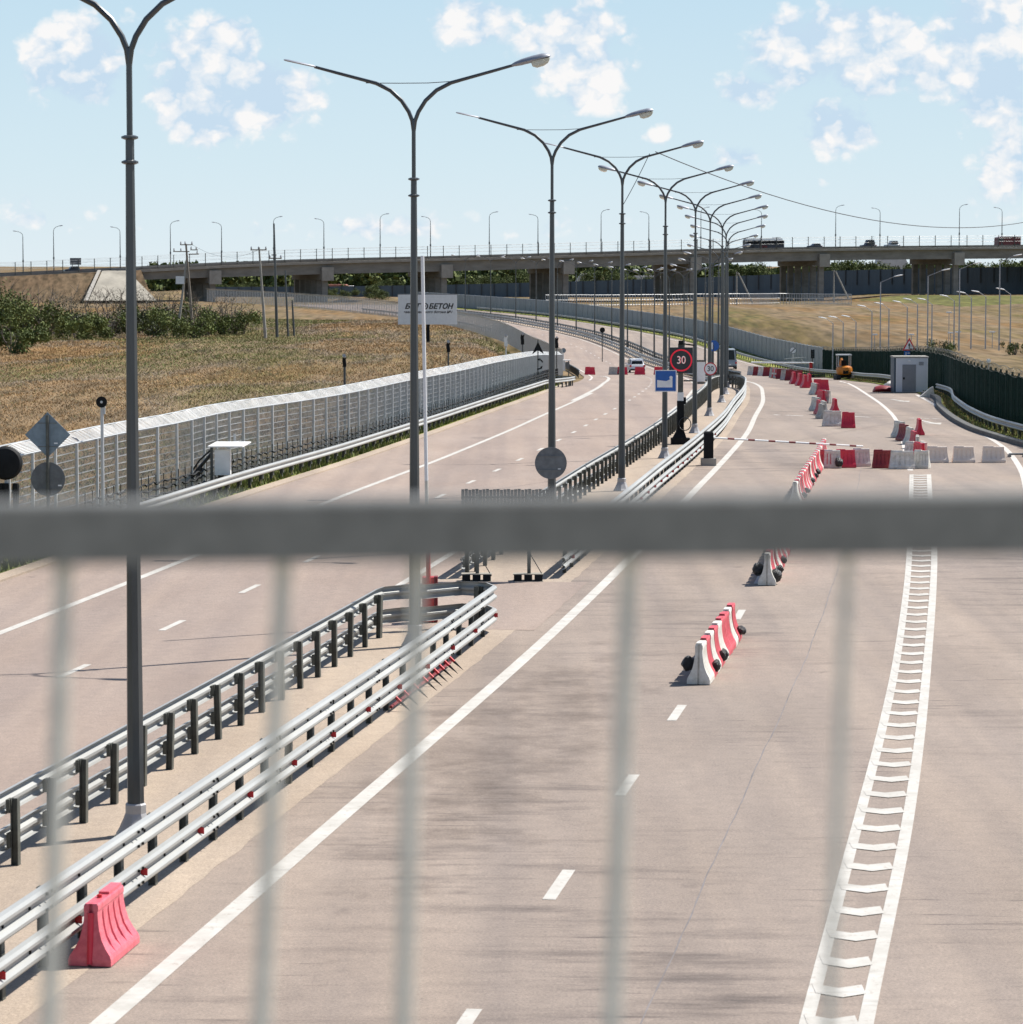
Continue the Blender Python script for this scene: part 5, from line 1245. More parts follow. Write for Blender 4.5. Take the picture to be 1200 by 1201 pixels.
# ------------------------------------------------------------------ billboard
Yb = 330; q = D(502, Yb, -.5); root = empty('billboard', (q[0], Yb, -.6), 'pale grey billboard for a concrete works on a single black post in the dry field', 'billboard')
k = Yb/F; zz = lambda py: zat(py, Yb)+.6
mb = MB(); mb.box(-35*k,-.12,zz(380.5),34*k,.12,zz(345.5)); mb.build('panel', 'cabinet_grey', root)
mb = MB(); mb.box(-2*k,-.1+.13,-.8,2*k,.13+.25,zz(350)); mb.build('post', 'black', root)
bk = MB(); bk.box(-35.4*k,-.1,zz(345.5)+.002,34.4*k,.1,zz(345.5)+.08); bk.build('frame', 'back_plate', root)
o = text_part('БЕТ', .72, 'sign_black', root, (-18.5*k,-.125,zz(359.5)), shear=.3, bold=.03, sx=1.12)
o = text_part('БЕТОН', .72, 'sign_black', root, (14.8*k,-.125,zz(359.5)), shear=.3, bold=.03, sx=1.0)
mb = MB(); mb.ring(-3.5*k, zz(359), 2.6*k, 4*k, -.128, -.121, 24); mb.ring(-3.5*k, zz(359), .6*k, 1.6*k, -.128, -.121, 16); mb.build('round_emblem', 'sign_black', root)
text_part('завод товарного бетона №1', .34, 'sign_black', root, (0,-.125,zz(366)), shear=.3, bold=.01, sx=1.08)

# ------------------------------------------------------------------ utility poles in the field
def fpt(px, Y): x = D(px, Y, 0)[0]; return (x, Y, terrain(x, Y))
q = fpt(222, 345); root = empty('utility_pole', q, 'A-shaped utility pole with crossarms and insulators above the bushes', 'utility pole'); k = 345/F; zz = lambda py: zat(py, 345)-q[2]
mb = MB(); mb.tube([(5*k,0,0),(-3*k,0,zz(286))], [.16,.10], 8); mb.build('pole', 'wood', root)
mb = MB(); mb.tube([(-14*k,-.3,0),(-2*k,0,zz(302))], [.15,.10], 8); mb.build('strut', 'conc_pole', root)
for py, a, b in ((287,-10,5),(295,-18,1),(293,2,11),(298,0,12)): mb = MB(); mb.tube([(a*k,0,zz(py)),(b*k,0,zz(py))], .06, 6); mb.build('crossarm', 'wood', root)
for xx, py in ((-9,287),(-4,287),(4,287),(-17,295),(-9,295),(3,293),(9,293),(10,298)): mb = MB(); mb.lathe([(.05,0),(.09,.08),(.05,.2),(.07,.26),(.02,.3)], 8); o = mb.build('insulator', 'lamp_base', root); o.location = (xx*k,0,zz(py)+.06)
mb = MB(); mb.box(-15*k,-.3,zz(333),-5*k,.3,zz(324)); mb.build('transformer', 'cabinet_grey', root)
for px, Y, pt_, lean, lb, arms in ((311.5,340,290,-7,'leaning pale concrete utility pole with one crossarm right of the bushes',[(293,-10,9)]),(325,345,262,-3,'tall grey utility pole with a double crossarm',[(303,-6,9),(299,-3,3)]),(338,350,317,-3,'shorter dark pole right of the tall utility pole',[]),(345,352,352,-2,'short dark stub pole beside the shorter dark pole',[])):
    q = fpt(px, Y); root = empty('utility_pole', q, lb, 'utility pole'); k = Y/F; zz = lambda py: zat(py, Y)-q[2]
    mb = MB(); mb.tube([(0,0,0),(lean*k,0,zz(pt_))], [.17,.09] if arms else [.12,.09], 8); mb.build('pole', 'conc_pole' if px < 320 else 'lamp_metal', root)
    for py, a, b in arms: mb = MB(); mb.tube([((lean+a)*k,0,zz(py)),((lean+b)*k,0,zz(py))], .07, 6); mb.build('crossarm', 'wood', root)
    for py, a, b in arms[:1]:
        for xx in (a+1, (a+b)/2, b-1): mb = MB(); mb.lathe([(.05,0),(.1,.1),(.04,.3)], 8); o = mb.build('insulator', 'lamp_base', root); o.location = ((lean+xx)*k,0,zz(py)+.06)
cable('power_line', 'thin power line between the A-shaped utility pole and the leaning one', [(P(226,287,345), P(303,293,340), 1.0)], .012, 'power line')

# ------------------------------------------------------------------ lamps beyond the green fence
def sl_parts(root, h, L, s):
    mb = MB(); mb.tube([(0,0,-.3),(0,0,h*.97)], [.09,.06], 6); mb.tube([(0,0,h*.97),(s*L,0,h+.35)], .035, 6); mb.build('pole', 'lamp_base', root)
    mb = MB(); mb.loft([[(s*x, w*math.cos(a), h+.35+.18*(x-L)+hh*math.sin(a)) for a in [i*math.pi/4 for i in range(8)]] for x, w, hh in ((L-.1,.03,.03),(L+.15,.11,.07),(L+.6,.12,.07),(L+.85,.04,.03))]); mb.build('lamp_head', 'sign_white', root)
tall = [(1032.5,322),(1088,315),(1125,307),(1172,298)]; med = [(1022.6,360),(1042.5,357),(1064,355),(1076,352),(1093,352),(1119,348),(1139,344),(1156,343),(1185,340),(989,373),(1004,372),(977,374)]
for i, (px, pt_) in enumerate(tall):
    Y = 345; q = fpt(px, Y); h = zat(pt_+2, Y)-q[2]-.35; root = empty('lamp_post', q, f'tall single-arm lamp post behind the green fence, {["leftmost","second from left","third from left","rightmost"][i]} of the tall ones', 'street lamp', 'tall lamps behind the green fence'); sl_parts(root, h, 1.5, 1)
for i, (px, pt_) in enumerate(sorted(med)):
    Y = 350; q = fpt(px, Y); h = zat(pt_, Y)-q[2]-.3; root = empty('lamp_post', q, f'short left-armed lamp post behind the green fence, {"leftmost" if i == 0 else ordn(i)+" from the left"}', 'street lamp', 'short lamps behind the green fence'); sl_parts(root, h, .75, -1)
for px, py in ((1026,393),(1069,393),(1115,391),(1124,390),(1164,390),(1113,367)):
    Y = 352; q = fpt(px, Y); root = empty('floodlight', q, f'small white floodlight on a low post behind the green fence at about {"left" if px < 1050 else "middle" if px < 1120 else "right"} of the row', 'floodlight', 'small floodlights behind the green fence')
    h = zat(py, Y)-q[2]; mb = MB(); mb.tube([(0,0,0),(0,0,h)], .04, 6); mb.build('pole', 'lamp_base', root); mb = MB(); mb.box(-.28,-.15,h,.28,.15,h+.14, rz=.4); mb.build('lamp_head', 'sign_white', root)
fl = [o for o in bpy.data.objects if o.name.startswith('floodlight') and o.parent is None]
for o, w in zip(fl, ('leftmost','second from left','third from left, close to a bush','fourth from left, close to a bush','rightmost','highest, above the bush')): o['label'] = f'small white floodlight behind the green fence, {w}'

# white lattice fence and a strut pole under the right part of the overpass
pts = [D(640,700,-2)[:2], D(720,720,-2)[:2], D(800,735,-2)[:2], D(870,745,-2)[:2], D(925,770,-2)[:2], D(1000,735,-2)[:2]]
root = empty('lattice_fence', (pts[0][0], pts[0][1], -2.5), 'pale grey lattice fence running in front of the overpass piers', 'fence'); f = resample(smooth_path(pts,5), .9); zf = lambda x, y: terrain(x, y)
mb = MB()
for x, y in f: z = zf(x,y); mb.box(-.06,-.05,-.2,.06,.05,2.6, c=(x,y,z))
mb.build('pales', 'silver_dull', root, world=True)
for zz_ in (.4, 1.5, 2.6): mb = MB(); mb.tube([(x,y,zf(x,y)+zz_) for x,y in f], .06, 4); mb.build('rail', 'silver_dull', root, world=True)
for px0, px1, pyb, pyt, lb in ((883,866,356,320,'slanting pale strut pole left of the pier near the bus'),(996,980,352,318,'slanting pale strut pole right of the pier near the bus')):
    Y = 760; a = P(px0, pyb, Y); b = P(px1, pyt, Y); root = empty('strut_pole', a, lb, 'pole'); mb = MB(); mb.tube([(0,0,0),(b[0]-a[0],0,b[2]-a[2])], [.2,.15], 8); mb.build('strut', 'conc_pole', root); mb = MB(); xx = (px1-2-px0)*Y/F; mb.tube([(xx,0,-.5),(xx,0,b[2]-a[2]+.3)], [.2,.15], 8); mb.build('pole', 'conc_pole', root)

# ------------------------------------------------------------------ vegetation
nr = np.random.default_rng(5)
def leaf_cloud(centers, radii, n, size, seed=0, flat=1.0, shell=.55):
    r = np.random.default_rng(seed); c = np.array(centers, float); rad = np.array(radii, float)
    w = rad**2; w /= w.sum(); idx = r.choice(len(c), n, p=w)
    d = r.normal(size=(n,3)); d /= np.linalg.norm(d, axis=1)[:,None]
    rr_ = (shell + (1-shell)*r.random(n))**.8 * rad[idx] * (1 + .25*r.normal(size=n)*.5); p = c[idx] + d*rr_[:,None]*np.array([1,1,flat])
    a = r.normal(size=(n,3)); a /= np.linalg.norm(a,axis=1)[:,None]; b = np.cross(a, r.normal(size=(n,3))); b /= np.linalg.norm(b,axis=1)[:,None]
    s = size*(.6+.8*r.random(n))[:,None]; v = np.stack([p-a*s, p+b*s*.6, p+a*s, p-b*s*.6], 1).reshape(-1,3)
    return v, np.arange(n*4).reshape(n,4)
def add_leaves(name, parent, v, f, mats, seed=0, **tags):
    me = bpy.data.meshes.new(name); me.from_pydata(v.tolist(), [], f.tolist())
    for m_ in mats: me.materials.append(M[m_])
    if len(mats) > 1:
        cen = v.reshape(-1,4,3).mean(1); k_ = np.array([mnoise.noise(Vector((c[0]*.9+seed, c[1]*.9, c[2]*.9))) for c in cen]); k_ = ((k_+.5)*len(mats)*1.0 + nr.normal(size=len(k_))*.25).clip(0, len(mats)-1).astype(int)
        me.polygons.foreach_set('material_index', k_.tolist())
    o = bpy.data.objects.new(name, me); col.objects.link(o); o.parent = parent; tag(o, **tags); return o
def bush(loc, w, h, n, size, label, mats=('leaf_a','leaf_b'), seed=0, name='bush', group='bushes in the field', twigs=0, cat='bush'):
    root = empty(name, loc, label, cat, group); r = random.Random(seed); cs = []; rs = []
    for i in range(9): cs.append((r.uniform(-w*.4,w*.4), r.uniform(-w*.3,w*.3), h*r.uniform(.15,.68))); rs.append(h*r.uniform(.2,.34))
    if n:
        v, f = leaf_cloud(cs, rs, n, size, seed, .9, .25); v[:,2] = np.maximum(v[:,2], 0.0); add_leaves('crown', root, v, f, mats, seed)
    mb = MB()
    for i in range(6 if not twigs else twigs):
        a = r.uniform(0,6.28); x, y = r.uniform(-w*.35,w*.35) if twigs else r.uniform(-.2,.2), r.uniform(-.5,.5); p = Vector((x, y, 0)); path = [tuple(p)]; d = Vector((math.cos(a)*.45, math.sin(a)*.45, 1))
        hh = h*r.uniform(.7,1.15)
        for s_ in range(5): p = p + d*hh/5.5; d = (d + Vector((r.uniform(-.45,.45), r.uniform(-.4,.4), .1))).normalized(); path.append(tuple(p))
        mb.tube(path, [.07,.055,.045,.035,.022,.012], 5)
        for s_ in (2,3,4):
            for z_ in range(2): q0 = Vector(path[s_]); q1 = q0 + Vector((r.uniform(-1,1), r.uniform(-1,1), r.uniform(.4,1.0)))*h*.16; mb.tube([tuple(q0), tuple(q0.lerp(q1,.5)+Vector((0,0,.05))), tuple(q1)], [.03,.02,.008], 4)
    mb.build('branch', 'dry_twig' if twigs else 'bark', root); return root
bushes = [(-8,262,9,6.6,5000,'dense green bush at the left edge, taller than its neighbours'),(22,262,7,4.6,3800,'green bush second from the left edge of the field'),(14,228,7,2.4,2600,'low leafy bush in front of the tall one at the left edge'),
          (55,262,9,2.8,3000,'low green bush between the left edge and the nearest street lamp pole'),(90,268,9,2.7,3000,'low green bush just left of the nearest street lamp pole'),(130,275,9,2.9,2800,'olive bush directly left of the nearest street lamp pole'),
          (178,285,7,4.2,3000,'dark upright bush directly right of the nearest street lamp pole'),(205,285,8,2.6,2200,'low bush at the foot of the A-shaped utility pole strut'),(228,270,7,3.4,2600,'bright bush at the foot of the A-shaped utility pole'),(262,288,6,2.8,1800,'last small bush on the right of the bush line'),(243,286,6,3.0,1800,'bush between the A-shaped pole and the last bush')]
for i, (px, Y, w, h, n, lb) in enumerate(bushes):
    Y *= 1.25; w *= 1.25; h *= 1.22; n = int(n*1.5); w *= 1.25
    bush(fpt(px, Y), w, h, n, .12, lb, ('leaf_a','leaf_b','leaf_b') if i not in (6,5) else ('leaf_c','leaf_a','leaf_b'), seed=i+1)
for i, (px, Y, w, h, lb) in enumerate(((40,290,9,5,'bare thorny shrub behind the left bushes'),(68,292,9,5.2,'bare grey shrub, second of those behind the bush line'),(100,296,10,5.4,'wide bare shrub left of the nearest street lamp pole'),(135,298,8,5.6,'bare spiky shrub close to the nearest street lamp pole'),
                                       (195,298,8,5.2,'bare shrub between the nearest street lamp pole and the A-shaped pole'),(250,296,7,4.8,'bare branching shrub right of the A-shaped pole'),(268,292,5,3.6,'small bare shrub at the right end of the bush line'),(215,300,6,4.8,'bare shrub behind the A-shaped pole'))):
    Y *= 1.24; h *= 1.15; w *= 1.2
    bush(fpt(px, Y), w, h, 1200, .07, lb, ('leaf_c',), seed=40+i, name='bare_shrub', group='bare shrubs behind the bushes', twigs=16, cat='shrub')
bush(fpt(1103, 336), 2.6, 2.4, 1200, .09, 'round green bush behind the razor wire of the green fence', seed=70, group='bushes behind the green fence')
bush(fpt(1082, 338), 1.8, 1.5, 700, .08, 'small bush left of the round one behind the green fence', seed=71, group='bushes behind the green fence')
bush(fpt(1190, 330), 3.5, 1.6, 900, .08, 'low bush at the right end behind the green fence', seed=72, group='bushes behind the green fence')

def tree_proto(seed, h, w, n, size):
    r = random.Random(seed); root = empty('tree', (0,0,0), '', 'tree'); mb = MB(); mb.tube([(0,0,-.5),(.1,0,h*.3),(0,.1,h*.6)], [h*.035,h*.025,h*.012], 7)
    cs, rs = [], []
    for i in range(10):
        a = r.uniform(0,6.28); d = r.uniform(0,.36)*w; z = h*r.uniform(.38,.85); c = (d*math.cos(a), d*math.sin(a), z); cs.append(c); rs.append(w*r.uniform(.14,.26)*(1.1 - .5*(z/h-.4)))
        if i < 6: mb.tube([(0,0,h*.3), (c[0]*.6,c[1]*.6,h*.3+(z-h*.3)*.6), c], [h*.016,h*.01,h*.004], 5)
    mb.build('trunk', 'bark', root); v, f = leaf_cloud(cs, rs, n, size, seed, .85, .35); add_leaves('crown', root, v, f, ('leaf_a','leaf_b','leaf_a'), seed); return root
protos = [tree_proto(s, 7, w, 2600, .17) for s, w in ((3,6.5),(8,8),(13,5.5),(21,9))]
used = [False]*4
trees = []
tr = random.Random(4)
def put(px, pyt, Y, sx=1.0, kind=None):
    k_ = tr.randrange(4) if kind is None else kind; a, _ = ray(px, 300); zt = zat(pyt, Y); zb = -3.0; s = max(.5, (zt-zb)/7/.98)
    o = protos[k_] if not used[k_] else copy_tree(protos[k_]); used[k_] = True; o.location = (a*Y, Y, zb); o.scale = (s*sx, s*sx, s); o.rotation_euler = (0,0,tr.uniform(0,6)); trees.append((px, o))
# behind the overpass, left part
for px in range(258, 385, 10): put(px+tr.uniform(-3,3), tr.uniform(329,336), 1040+tr.uniform(0,80), 1.2)
for px, py, Y in ((395,335,1060),(405,333,1040),(430,334,1060),(418,338,1000),(447,330,1030),(453,326,1050),(462,326,1040),(470,331,1040),(545,325,1040),(556,322,1060),(569,323,1040),(581,324,1070),(592,321,1040),(604,320,1060),(614,318,1040),(626,320,1060),(636,322,1070),
                  (692,318,1040),(702,316,1060),(713,318,1050),(724,314,1040),(733,315,1060),(742,322,1080),(752,326,1090),(762,318,1040),(845,317,1040),(858,314,1050),(868,311,1050),(878,310,1040),(889,309,1040),(899,312,1050),(908,315,1050),
                  (985,307,1040),(995,305,1030),(1005,306,1040),(1014,309,1050),(1026,306,1030),(1036,305,1050),(1046,309,1050),(1056,308,1040),(1098,309,1050),(1110,306,1040),(1124,308,1050),(1138,306,1040),(1152,308,1040),(1166,307,1050),(1180,305,1040),(1194,307,1050),(1210,306,1050)): put(px, py, Y)
# scrub in front of the wall between piers
for px, py, Y in ((385,340,900),(393,338,905),(402,342,900),(433,336,900),(440,334,905),(448,340,900)): put(px, py, Y, 1.1, 3)
# nearer trees below the left end
for px, py in ((238,336),(232,340)): put(px, py, 1000)
trees.sort(key=lambda t: t[0])
# uncountable far scrub as one mass behind the individual trees
for i, (px, o) in enumerate(trees):
    o['label'] = f'green leafy tree on the skyline beyond the overpass, {"leftmost" if i == 0 else ordn(i)+" from the left"}'; o['group'] = 'distant trees beyond the overpass'; o['category'] = 'tree'
r = np.random.default_rng(9); cs = []; rs = []
for i in range(1200): px = r.uniform(175, 1500); Y = r.uniform(1240, 1300); cs.append((ray(px,300)[0]*Y, Y, r.uniform(-2, 6.0))); rs.append(r.uniform(2.4,4.2))
v, f = leaf_cloud(cs, rs, 70000, 1.3, 3, .7, .3); o = add_leaves('far_woodland', None, v, f, ('leaf_a','leaf_b'), 2); tag(o, 'low band of far woodland along the horizon', 'woodland', kind='stuff')
# village houses
def house(px, pyt, Y, w, wallm, roofm, lb):
    a, _ = ray(px, 300); zt = zat(pyt, Y); root = empty('house', (a*Y, Y, -3), lb, 'house', 'distant village houses'); h = zt+3
    mb = MB(); mb.box(-w/2,-4,0,w/2,4,h*.62); mb.build('wall', wallm, root); mb = MB(); mb.prism([(-w/2-.5,h*.62+.01),(w/2+.5,h*.62+.01),(w/2-1.5,h),(-w/2+1.5,h)], -4.6, 4.6); mb.build('roof', roofm, root)
    for xx in (-w*.28, w*.02, w*.28): mb = MB(); mb.box(xx-.6,-4.06,h*.28,xx+.6,-4.003,h*.48); mb.build('window', 'glass_dark', root)
house(394,333.5,1120,10,'house_wall','roof_red','distant house with a pinkish roof under the overpass left of the billboard'); house(406,335,1150,8,'house_wall','roof_pale','distant low house with a pale roof under the overpass')
house(690,321,1120,8,'house_wall','roof_pale','distant house with a pale roof right of the fourth pier'); house(748,323.5,1110,14,'house_wall','roof_pale','long distant house with a white roof between the lamp poles'); house(1045,303.5,1090,12,'house_wall','roof_pale','pale distant building peeping under the deck at right')
house(700,322,1140,7,'house_wall','roof_red','small distant house with a reddish roof near the fourth lamp'); house(770,324,1130,8,'house_wall','roof_pale','small pale distant house behind the fifth lamp pole')

# dry grass in the field as one uncountable mass
N_ = 240000; r = np.random.default_rng(17)
Y = 95 + (460-95)*r.random(N_)**1.15; u = r.uniform(-640, 120, N_); X = u/F*Y
Lb = np.array([lin(lbt, y) for y in Y]); keep = X < Lb - 1.0; X = X[keep]; Y = Y[keep]
Z = np.array([terrain(x, y) for x, y in zip(X, Y)]); n = len(X)
hh = (.05 + .09*r.random(n)) * (0.7+ Y/450); ww = .012 + Y*.0001; a = r.uniform(0, math.pi, n); lx = r.normal(size=n)*.14; ly = r.normal(size=n)*.1
v = np.stack([np.stack([X-ww*np.cos(a), Y-ww*np.sin(a), Z-.03],1), np.stack([X+ww*np.cos(a), Y+ww*np.sin(a), Z-.03],1), np.stack([X+lx, Y+ly, Z+hh],1)],1).reshape(-1,3)
me = bpy.data.meshes.new('dry_grass'); me.from_pydata(v.tolist(), [], np.arange(n*3).reshape(n,3).tolist())
for m_ in ('straw_c','straw_b','straw_a','blade_green'): me.materials.append(M[m_])
kk = np.array([1.9*mnoise.noise(Vector((x*.05, y*.016, 1))) + .7*mnoise.noise(Vector((x*.2, y*.05, 4))) for x, y in zip(X, Y)])
ki = np.clip(((kk+.45)*3.2 + r.normal(size=n)*.3), 0, 2.99).astype(int); ki[(r.random(n) < .04) | ((kk < -.38) & (r.random(n) < .45))] = 3; me.polygons.foreach_set('material_index', ki.tolist())
o = bpy.data.objects.new('dry_grass', me); col.objects.link(o); tag(o, 'dry brown grass covering the field left of the road', 'grass', kind='stuff')
# grass of the left verge and right verge
def verge_grass(name, label, fa, fb, ya, yb, n, mats, h0=.1, h1=.25):
    r = np.random.default_rng(23); Y = ya + (yb-ya)*r.random(n); t = r.random(n); X = np.array([fa(y) for y in Y])*(1-t) + np.array([fb(y) for y in Y])*t; Z = np.array([gz(y) for y in Y]) + .02
    hh = h0 + (h1-h0)*r.random(n); ww = .02 + Y*.00022; a = r.uniform(0, math.pi, n)
    v = np.stack([np.stack([X-ww*np.cos(a), Y-ww*np.sin(a), Z],1), np.stack([X+ww*np.cos(a), Y+ww*np.sin(a), Z],1), np.stack([X+r.normal(size=n)*.06, Y, Z+hh],1)],1).reshape(-1,3)
    me = bpy.data.meshes.new(name); me.from_pydata(v.tolist(), [], np.arange(n*3).reshape(n,3).tolist())
    for m_ in mats: me.materials.append(M[m_])
    me.polygons.foreach_set('material_index', r.integers(0, len(mats), n).tolist()); o = bpy.data.objects.new(name, me); col.objects.link(o); tag(o, label, 'grass', kind='stuff')
verge_grass('verge_grass', 'green and yellow grass strip between the left guardrail and the silver fence', lambda y: off(y,-13.3)[0], lambda y: lin(lbt,y)+.1, 70, 262, 22000, ('blade_green','blade_green','straw_c'))
verge_grass('verge_grass', 'grass strip behind the right kerb below the green fence', lambda y: rr(y)+.5, lambda y: lin(rbt,y)-.2, 110, 330, 9000, ('blade_green','straw_c','straw_a'))

# ------------------------------------------------------------------ the footbridge we stand on: handrail with balusters, and its deck
DR = 2.5
zrail = lambda px, py: P(px, py, DR)[2]
root = empty('handrail', (0, DR, 6.72), 'blurred grey steel handrail with thin balusters close in front of the viewer', 'railing')
mb = MB(); xa, xb = -2.6, 2.6
def zt_line(x, dy): px = CX + x/DR*F; return zrail(600, (591 - (px-0)*(12/1200)) + dy) 
za0, za1 = zt_line(xa, 0), zt_line(xb, 0); hgt = 73*DR/F
mb.loft([[(x, DR-.0, z-hgt), (x, DR+.05, z-hgt), (x, DR+.05, z-.003), (x, DR+.047, z), (x, DR+.003, z), (x, DR, z-.003)] for x, z in ((xa,za0),(xb,za1))]); mb.build('top_rail', 'rail_paint', root, world=True)
bl_ = [(-190,-214),(68,46),(329,301),(489,471),(741,722),(1000,983),(1260,1240),(1500,1480)]
for t, b in bl_:
    X0_ = (t-CX)/F*DR; X1_ = (b-CX)/F*DR; dz = 530*DR/F; zt0 = zt_line(X0_, 66); sl = (X1_-X0_)/dz; zend = 6.85
    mb = MB(); mb.tube([(X0_, DR+.025, zt0+.002), (X0_+sl*(zt0-zend), DR+.025, zend)], .0070 if t != 1000 else .0045, 10); mb.build('baluster', 'baluster_paint', root, world=True)
mb = MB(); mb.loft([[(x, DR+.005, 6.81), (x, DR+.045, 6.81), (x, DR+.045, 6.85), (x, DR+.005, 6.85)] for x in (xa, xb)]); mb.build('bottom_rail', 'rail_paint', root, world=True)
for x in (xa+.02, xb-.02): mb = MB(); mb.box(x-.02, DR+.005, 6.72, x+.02, DR+.045, 7.76); mb.build('post', 'rail_paint', root, world=True)
mb = MB(); mb.box(-30, -1.2, 6.2, 30, 2.75, 6.72); mb.build('footbridge_deck', 'concrete', kind='structure')

# ------------------------------------------------------------------ sky, sun, air
SUN_EL = R(52); SUN_AZ = R(58)       # azimuth measured from +Y (view direction) towards +X
w = bpy.data.worlds.new('World'); scene.world = w; w.use_nodes = True; nt = w.node_tree; nt.nodes.clear(); L = nt.links.new
out = node(nt, 'ShaderNodeOutputWorld'); bg = node(nt, 'ShaderNodeBackground'); sky = node(nt, 'ShaderNodeTexSky'); sky.sky_type = 'NISHITA'; sky.sun_disc = False
sky.sun_elevation = SUN_EL; sky.sun_rotation = SUN_AZ; sky.air_density = 1.0; sky.dust_density = .6; sky.ozone_density = 1.6; sky.altitude = 50
bg.inputs['Strength'].default_value = .075
tc = node(nt, 'ShaderNodeTexCoord'); sep = node(nt, 'ShaderNodeSeparateXYZ'); L(tc.outputs['Generated'], sep.inputs[0])
def math_(op, a, b=None, clamp=False):
    n = node(nt, 'ShaderNodeMath', operation=op); n.use_clamp = clamp
    for i, v_ in enumerate((a, b)):
        if v_ is None: continue
        if isinstance(v_, (int, float)): n.inputs[i].default_value = v_
        else: L(v_, n.inputs[i])
    return n.outputs[0]
U = math_('DIVIDE', sep.outputs[0], math_('MAXIMUM', sep.outputs[1], .02)); V = math_('DIVIDE', sep.outputs[2], math_('MAXIMUM', sep.outputs[1], .02))
cmb = node(nt, 'ShaderNodeCombineXYZ'); L(U, cmb.inputs[0]); L(V, cmb.inputs[1])
def nz(scale, det, rough, offs=(0,0,0), sc=(1,1.5,1)):
    mp = node(nt, 'ShaderNodeMapping'); mp.inputs['Location'].default_value = offs; mp.inputs['Scale'].default_value = sc; L(cmb.outputs[0], mp.inputs[0])
    n = node(nt, 'ShaderNodeTexNoise'); n.noise_dimensions = '2D'; n.inputs['Scale'].default_value = scale; n.inputs['Detail'].default_value = det; n.inputs['Roughness'].default_value = rough; L(mp.outputs[0], n.inputs['Vector']); return n.outputs['Fac']
def noise2(scale, det, rough, offs=(0,0,0), sc=(1,1.2,1)):
    return nz(scale, det, rough, offs, sc)
# billows: bumps of a fine cellular pattern on top of a broad noise
mpp = node(nt, 'ShaderNodeMapping'); mpp.inputs['Scale'].default_value = (1,1.25,1); L(cmb.outputs[0], mpp.inputs[0])
wn = node(nt, 'ShaderNodeTexNoise'); wn.noise_dimensions = '2D'; wn.inputs['Scale'].default_value = 150; wn.inputs['Detail'].default_value = 3; L(mpp.outputs[0], wn.inputs['Vector'])
va = node(nt, 'ShaderNodeVectorMath', operation='MULTIPLY_ADD'); L(wn.outputs['Color'], va.inputs[0]); va.inputs[1].default_value = (.008,.008,0); L(mpp.outputs[0], va.inputs[2])
vo = node(nt, 'ShaderNodeTexVoronoi'); vo.feature = 'F1'; vo.voronoi_dimensions = '2D'; vo.inputs['Scale'].default_value = 85; vo.inputs['Detail'].default_value = 2; vo.inputs['Roughness'].default_value = .5; L(va.outputs[0], vo.inputs['Vector'])
billow = math_('SUBTRACT', .55, vo.outputs['Distance'])
broad = math_('SUBTRACT', nz(30, 6, .58, (.13,.4,0), (1,1.2,1)), .5)
blobs = [(95,70,90,85,1.15),(55,90,45,40,.8),(262,55,75,60,1.25),(235,110,95,80,1.3),(315,110,85,75,1.2),(250,140,90,45,1.0),(560,30,80,60,1.0),(685,55,90,85,1.3),(630,50,75,50,.95),(690,110,60,45,1.1),(772,160,32,20,.9),(862,182,60,28,.75),
         (925,65,75,65,1.25),(1015,60,110,85,1.3),(1090,75,85,70,1.1),(985,145,75,50,1.15),(1160,30,85,90,1.15),(1165,110,85,80,1.15),(1185,190,75,85,1.05),(880,105,65,35,1.0),(1120,60,80,70,1.0),
         (45,258,110,36,.55),(480,265,200,30,.55),(1000,240,180,32,.45),(260,272,170,26,.5),(700,262,160,30,.5),(965,215,30,18,.6)]
tot = None
for bx, by, rx, ry, s_ in blobs:
    u0, v0 = ray(bx, by); ru, rv = rx*1.15/F, ry*1.15/F
    mpb = node(nt, 'ShaderNodeMapping'); mpb.inputs['Scale'].default_value = (1/ru, 1/rv, 0); mpb.inputs['Location'].default_value = (-u0/ru, -v0/rv, 0); L(cmb.outputs[0], mpb.inputs[0])
    gt = node(nt, 'ShaderNodeTexGradient', gradient_type='QUADRATIC_SPHERE' if False else 'SPHERICAL'); L(mpb.outputs[0], gt.inputs[0])
    g_ = math_('MULTIPLY', gt.outputs['Fac'], s_); tot = g_ if tot is None else math_('MAXIMUM', tot, g_)
dens = math_('ADD', tot, math_('ADD', math_('MULTIPLY', broad, 1.1), math_('MULTIPLY', billow, .36)))
cov = node(nt, 'ShaderNodeMapRange'); cov.interpolation_type = 'SMOOTHSTEP'; cov.inputs['From Min'].default_value = .33; cov.inputs['From Max'].default_value = .66; L(dens, cov.inputs['Value'])
gate = node(nt, 'ShaderNodeMapRange'); gate.inputs['From Min'].default_value = 0; gate.inputs['From Max'].default_value = .18; L(tot, gate.inputs['Value'])
cov2 = math_('MULTIPLY', math_('MULTIPLY', cov.outputs[0], gate.outputs[0]), .93)
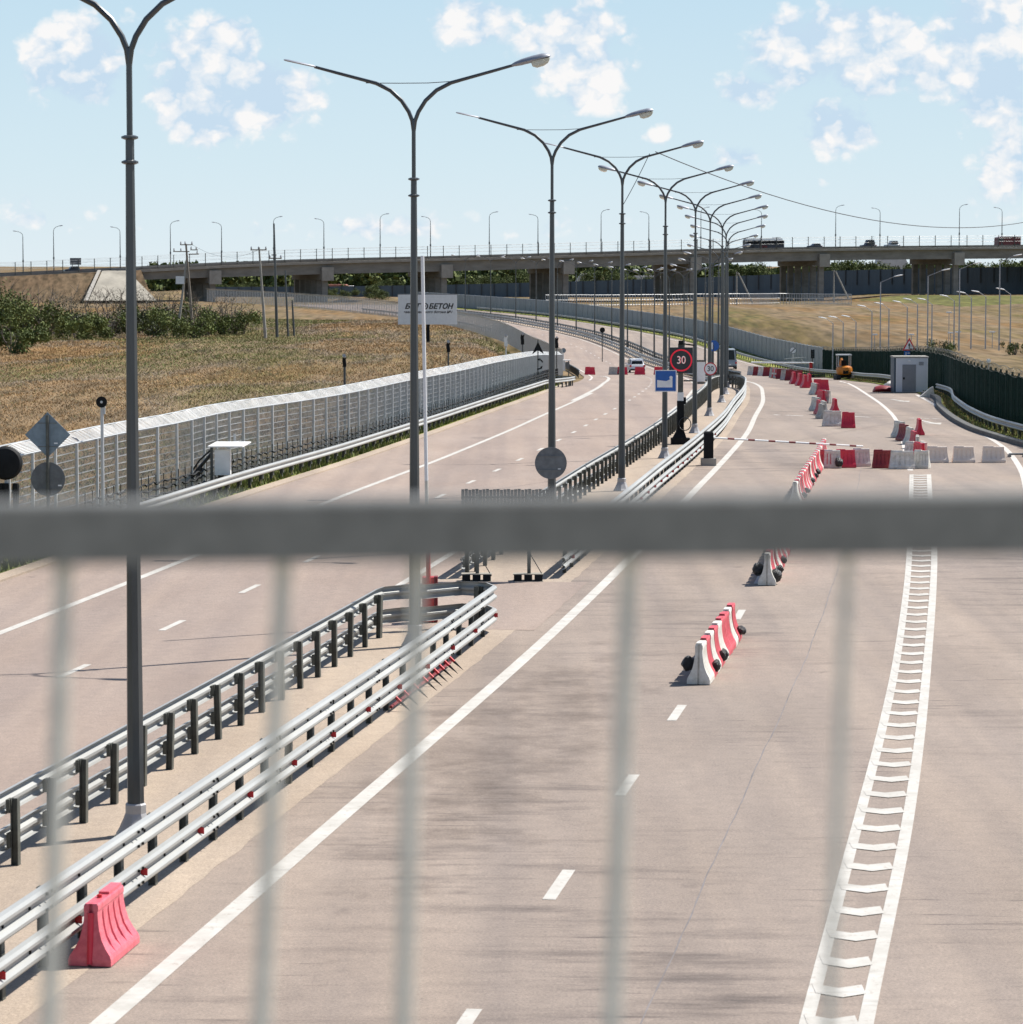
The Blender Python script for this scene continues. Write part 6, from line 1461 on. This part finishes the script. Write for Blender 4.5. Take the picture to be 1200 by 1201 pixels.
# white sunlit billows, blue-grey shaded body
lit = math_('ADD', math_('MULTIPLY', billow, .75), math_('ADD', math_('MULTIPLY', math_('SUBTRACT', nz(26, 6, .6, (.7,.1,0), (1,1.3,1)), .5), 1.9), .58), False)
cc = node(nt, 'ShaderNodeValToRGB'); cc.color_ramp.elements[0].position = .24; cc.color_ramp.elements[1].position = .70; L(lit, cc.inputs['Fac'])
K = 1/(.075*2**.67)
cc.color_ramp.elements[0].color = (.57*K,.72*K,.865*K,1); cc.color_ramp.elements[1].color = (.97*K,.95*K,.94*K,1)
tint = node(nt, 'ShaderNodeMix', data_type='RGBA', blend_type='MULTIPLY'); tint.inputs[0].default_value = 1; tint.inputs[7].default_value = (1.0,1.0,1.0,1)
er = node(nt, 'ShaderNodeValToRGB'); L(sep.outputs[2], er.inputs['Fac']); e = er.color_ramp.elements; e[0].position = 0; e[1].position = .30; e.new(.03); e.new(.08)
for q_, c_ in zip(e, ((.74,.84,.89),(.66,.81,.885),(.55,.74,.87),(.26,.46,.74))): q_.color = (c_[0]*K, c_[1]*K, c_[2]*K, 1)
hz = node(nt, 'ShaderNodeMapRange'); hz.inputs['From Min'].default_value = .10; hz.inputs['From Max'].default_value = .35; hz.inputs['To Min'].default_value = 1; hz.inputs['To Max'].default_value = 0; L(sep.outputs[2], hz.inputs['Value'])
smx = node(nt, 'ShaderNodeMix', data_type='RGBA'); L(hz.outputs[0], smx.inputs[0]); L(sky.outputs[0], smx.inputs[6]); L(er.outputs['Color'], smx.inputs[7]); L(smx.outputs[2], tint.inputs[6])
mixc = node(nt, 'ShaderNodeMix', data_type='RGBA'); L(cov2, mixc.inputs[0]); L(tint.outputs[2], mixc.inputs[6]); L(cc.outputs['Color'], mixc.inputs[7])
L(mixc.outputs[2], bg.inputs['Color']); L(bg.outputs[0], out.inputs['Surface'])
sl = bpy.data.lights.new('sun', 'SUN'); sl.energy = 4.7; sl.angle = R(.53); sl.color = (1,.955,.89); so = bpy.data.objects.new('sun', sl); col.objects.link(so)
sd = Vector((math.sin(SUN_AZ)*math.cos(SUN_EL), math.cos(SUN_AZ)*math.cos(SUN_EL), math.sin(SUN_EL))); so.rotation_euler = sd.to_track_quat('Z','Y').to_euler(); so.location = (30,20,60)
w.cycles.sampling_method = 'MANUAL'; w.cycles.sample_map_resolution = 256
vs = scene.view_settings; vs.view_transform = 'Standard'; vs.look = 'None'; vs.gamma = 1; vs.exposure = .68; vs.use_curve_mapping = False
scene.render.engine = 'CYCLES'
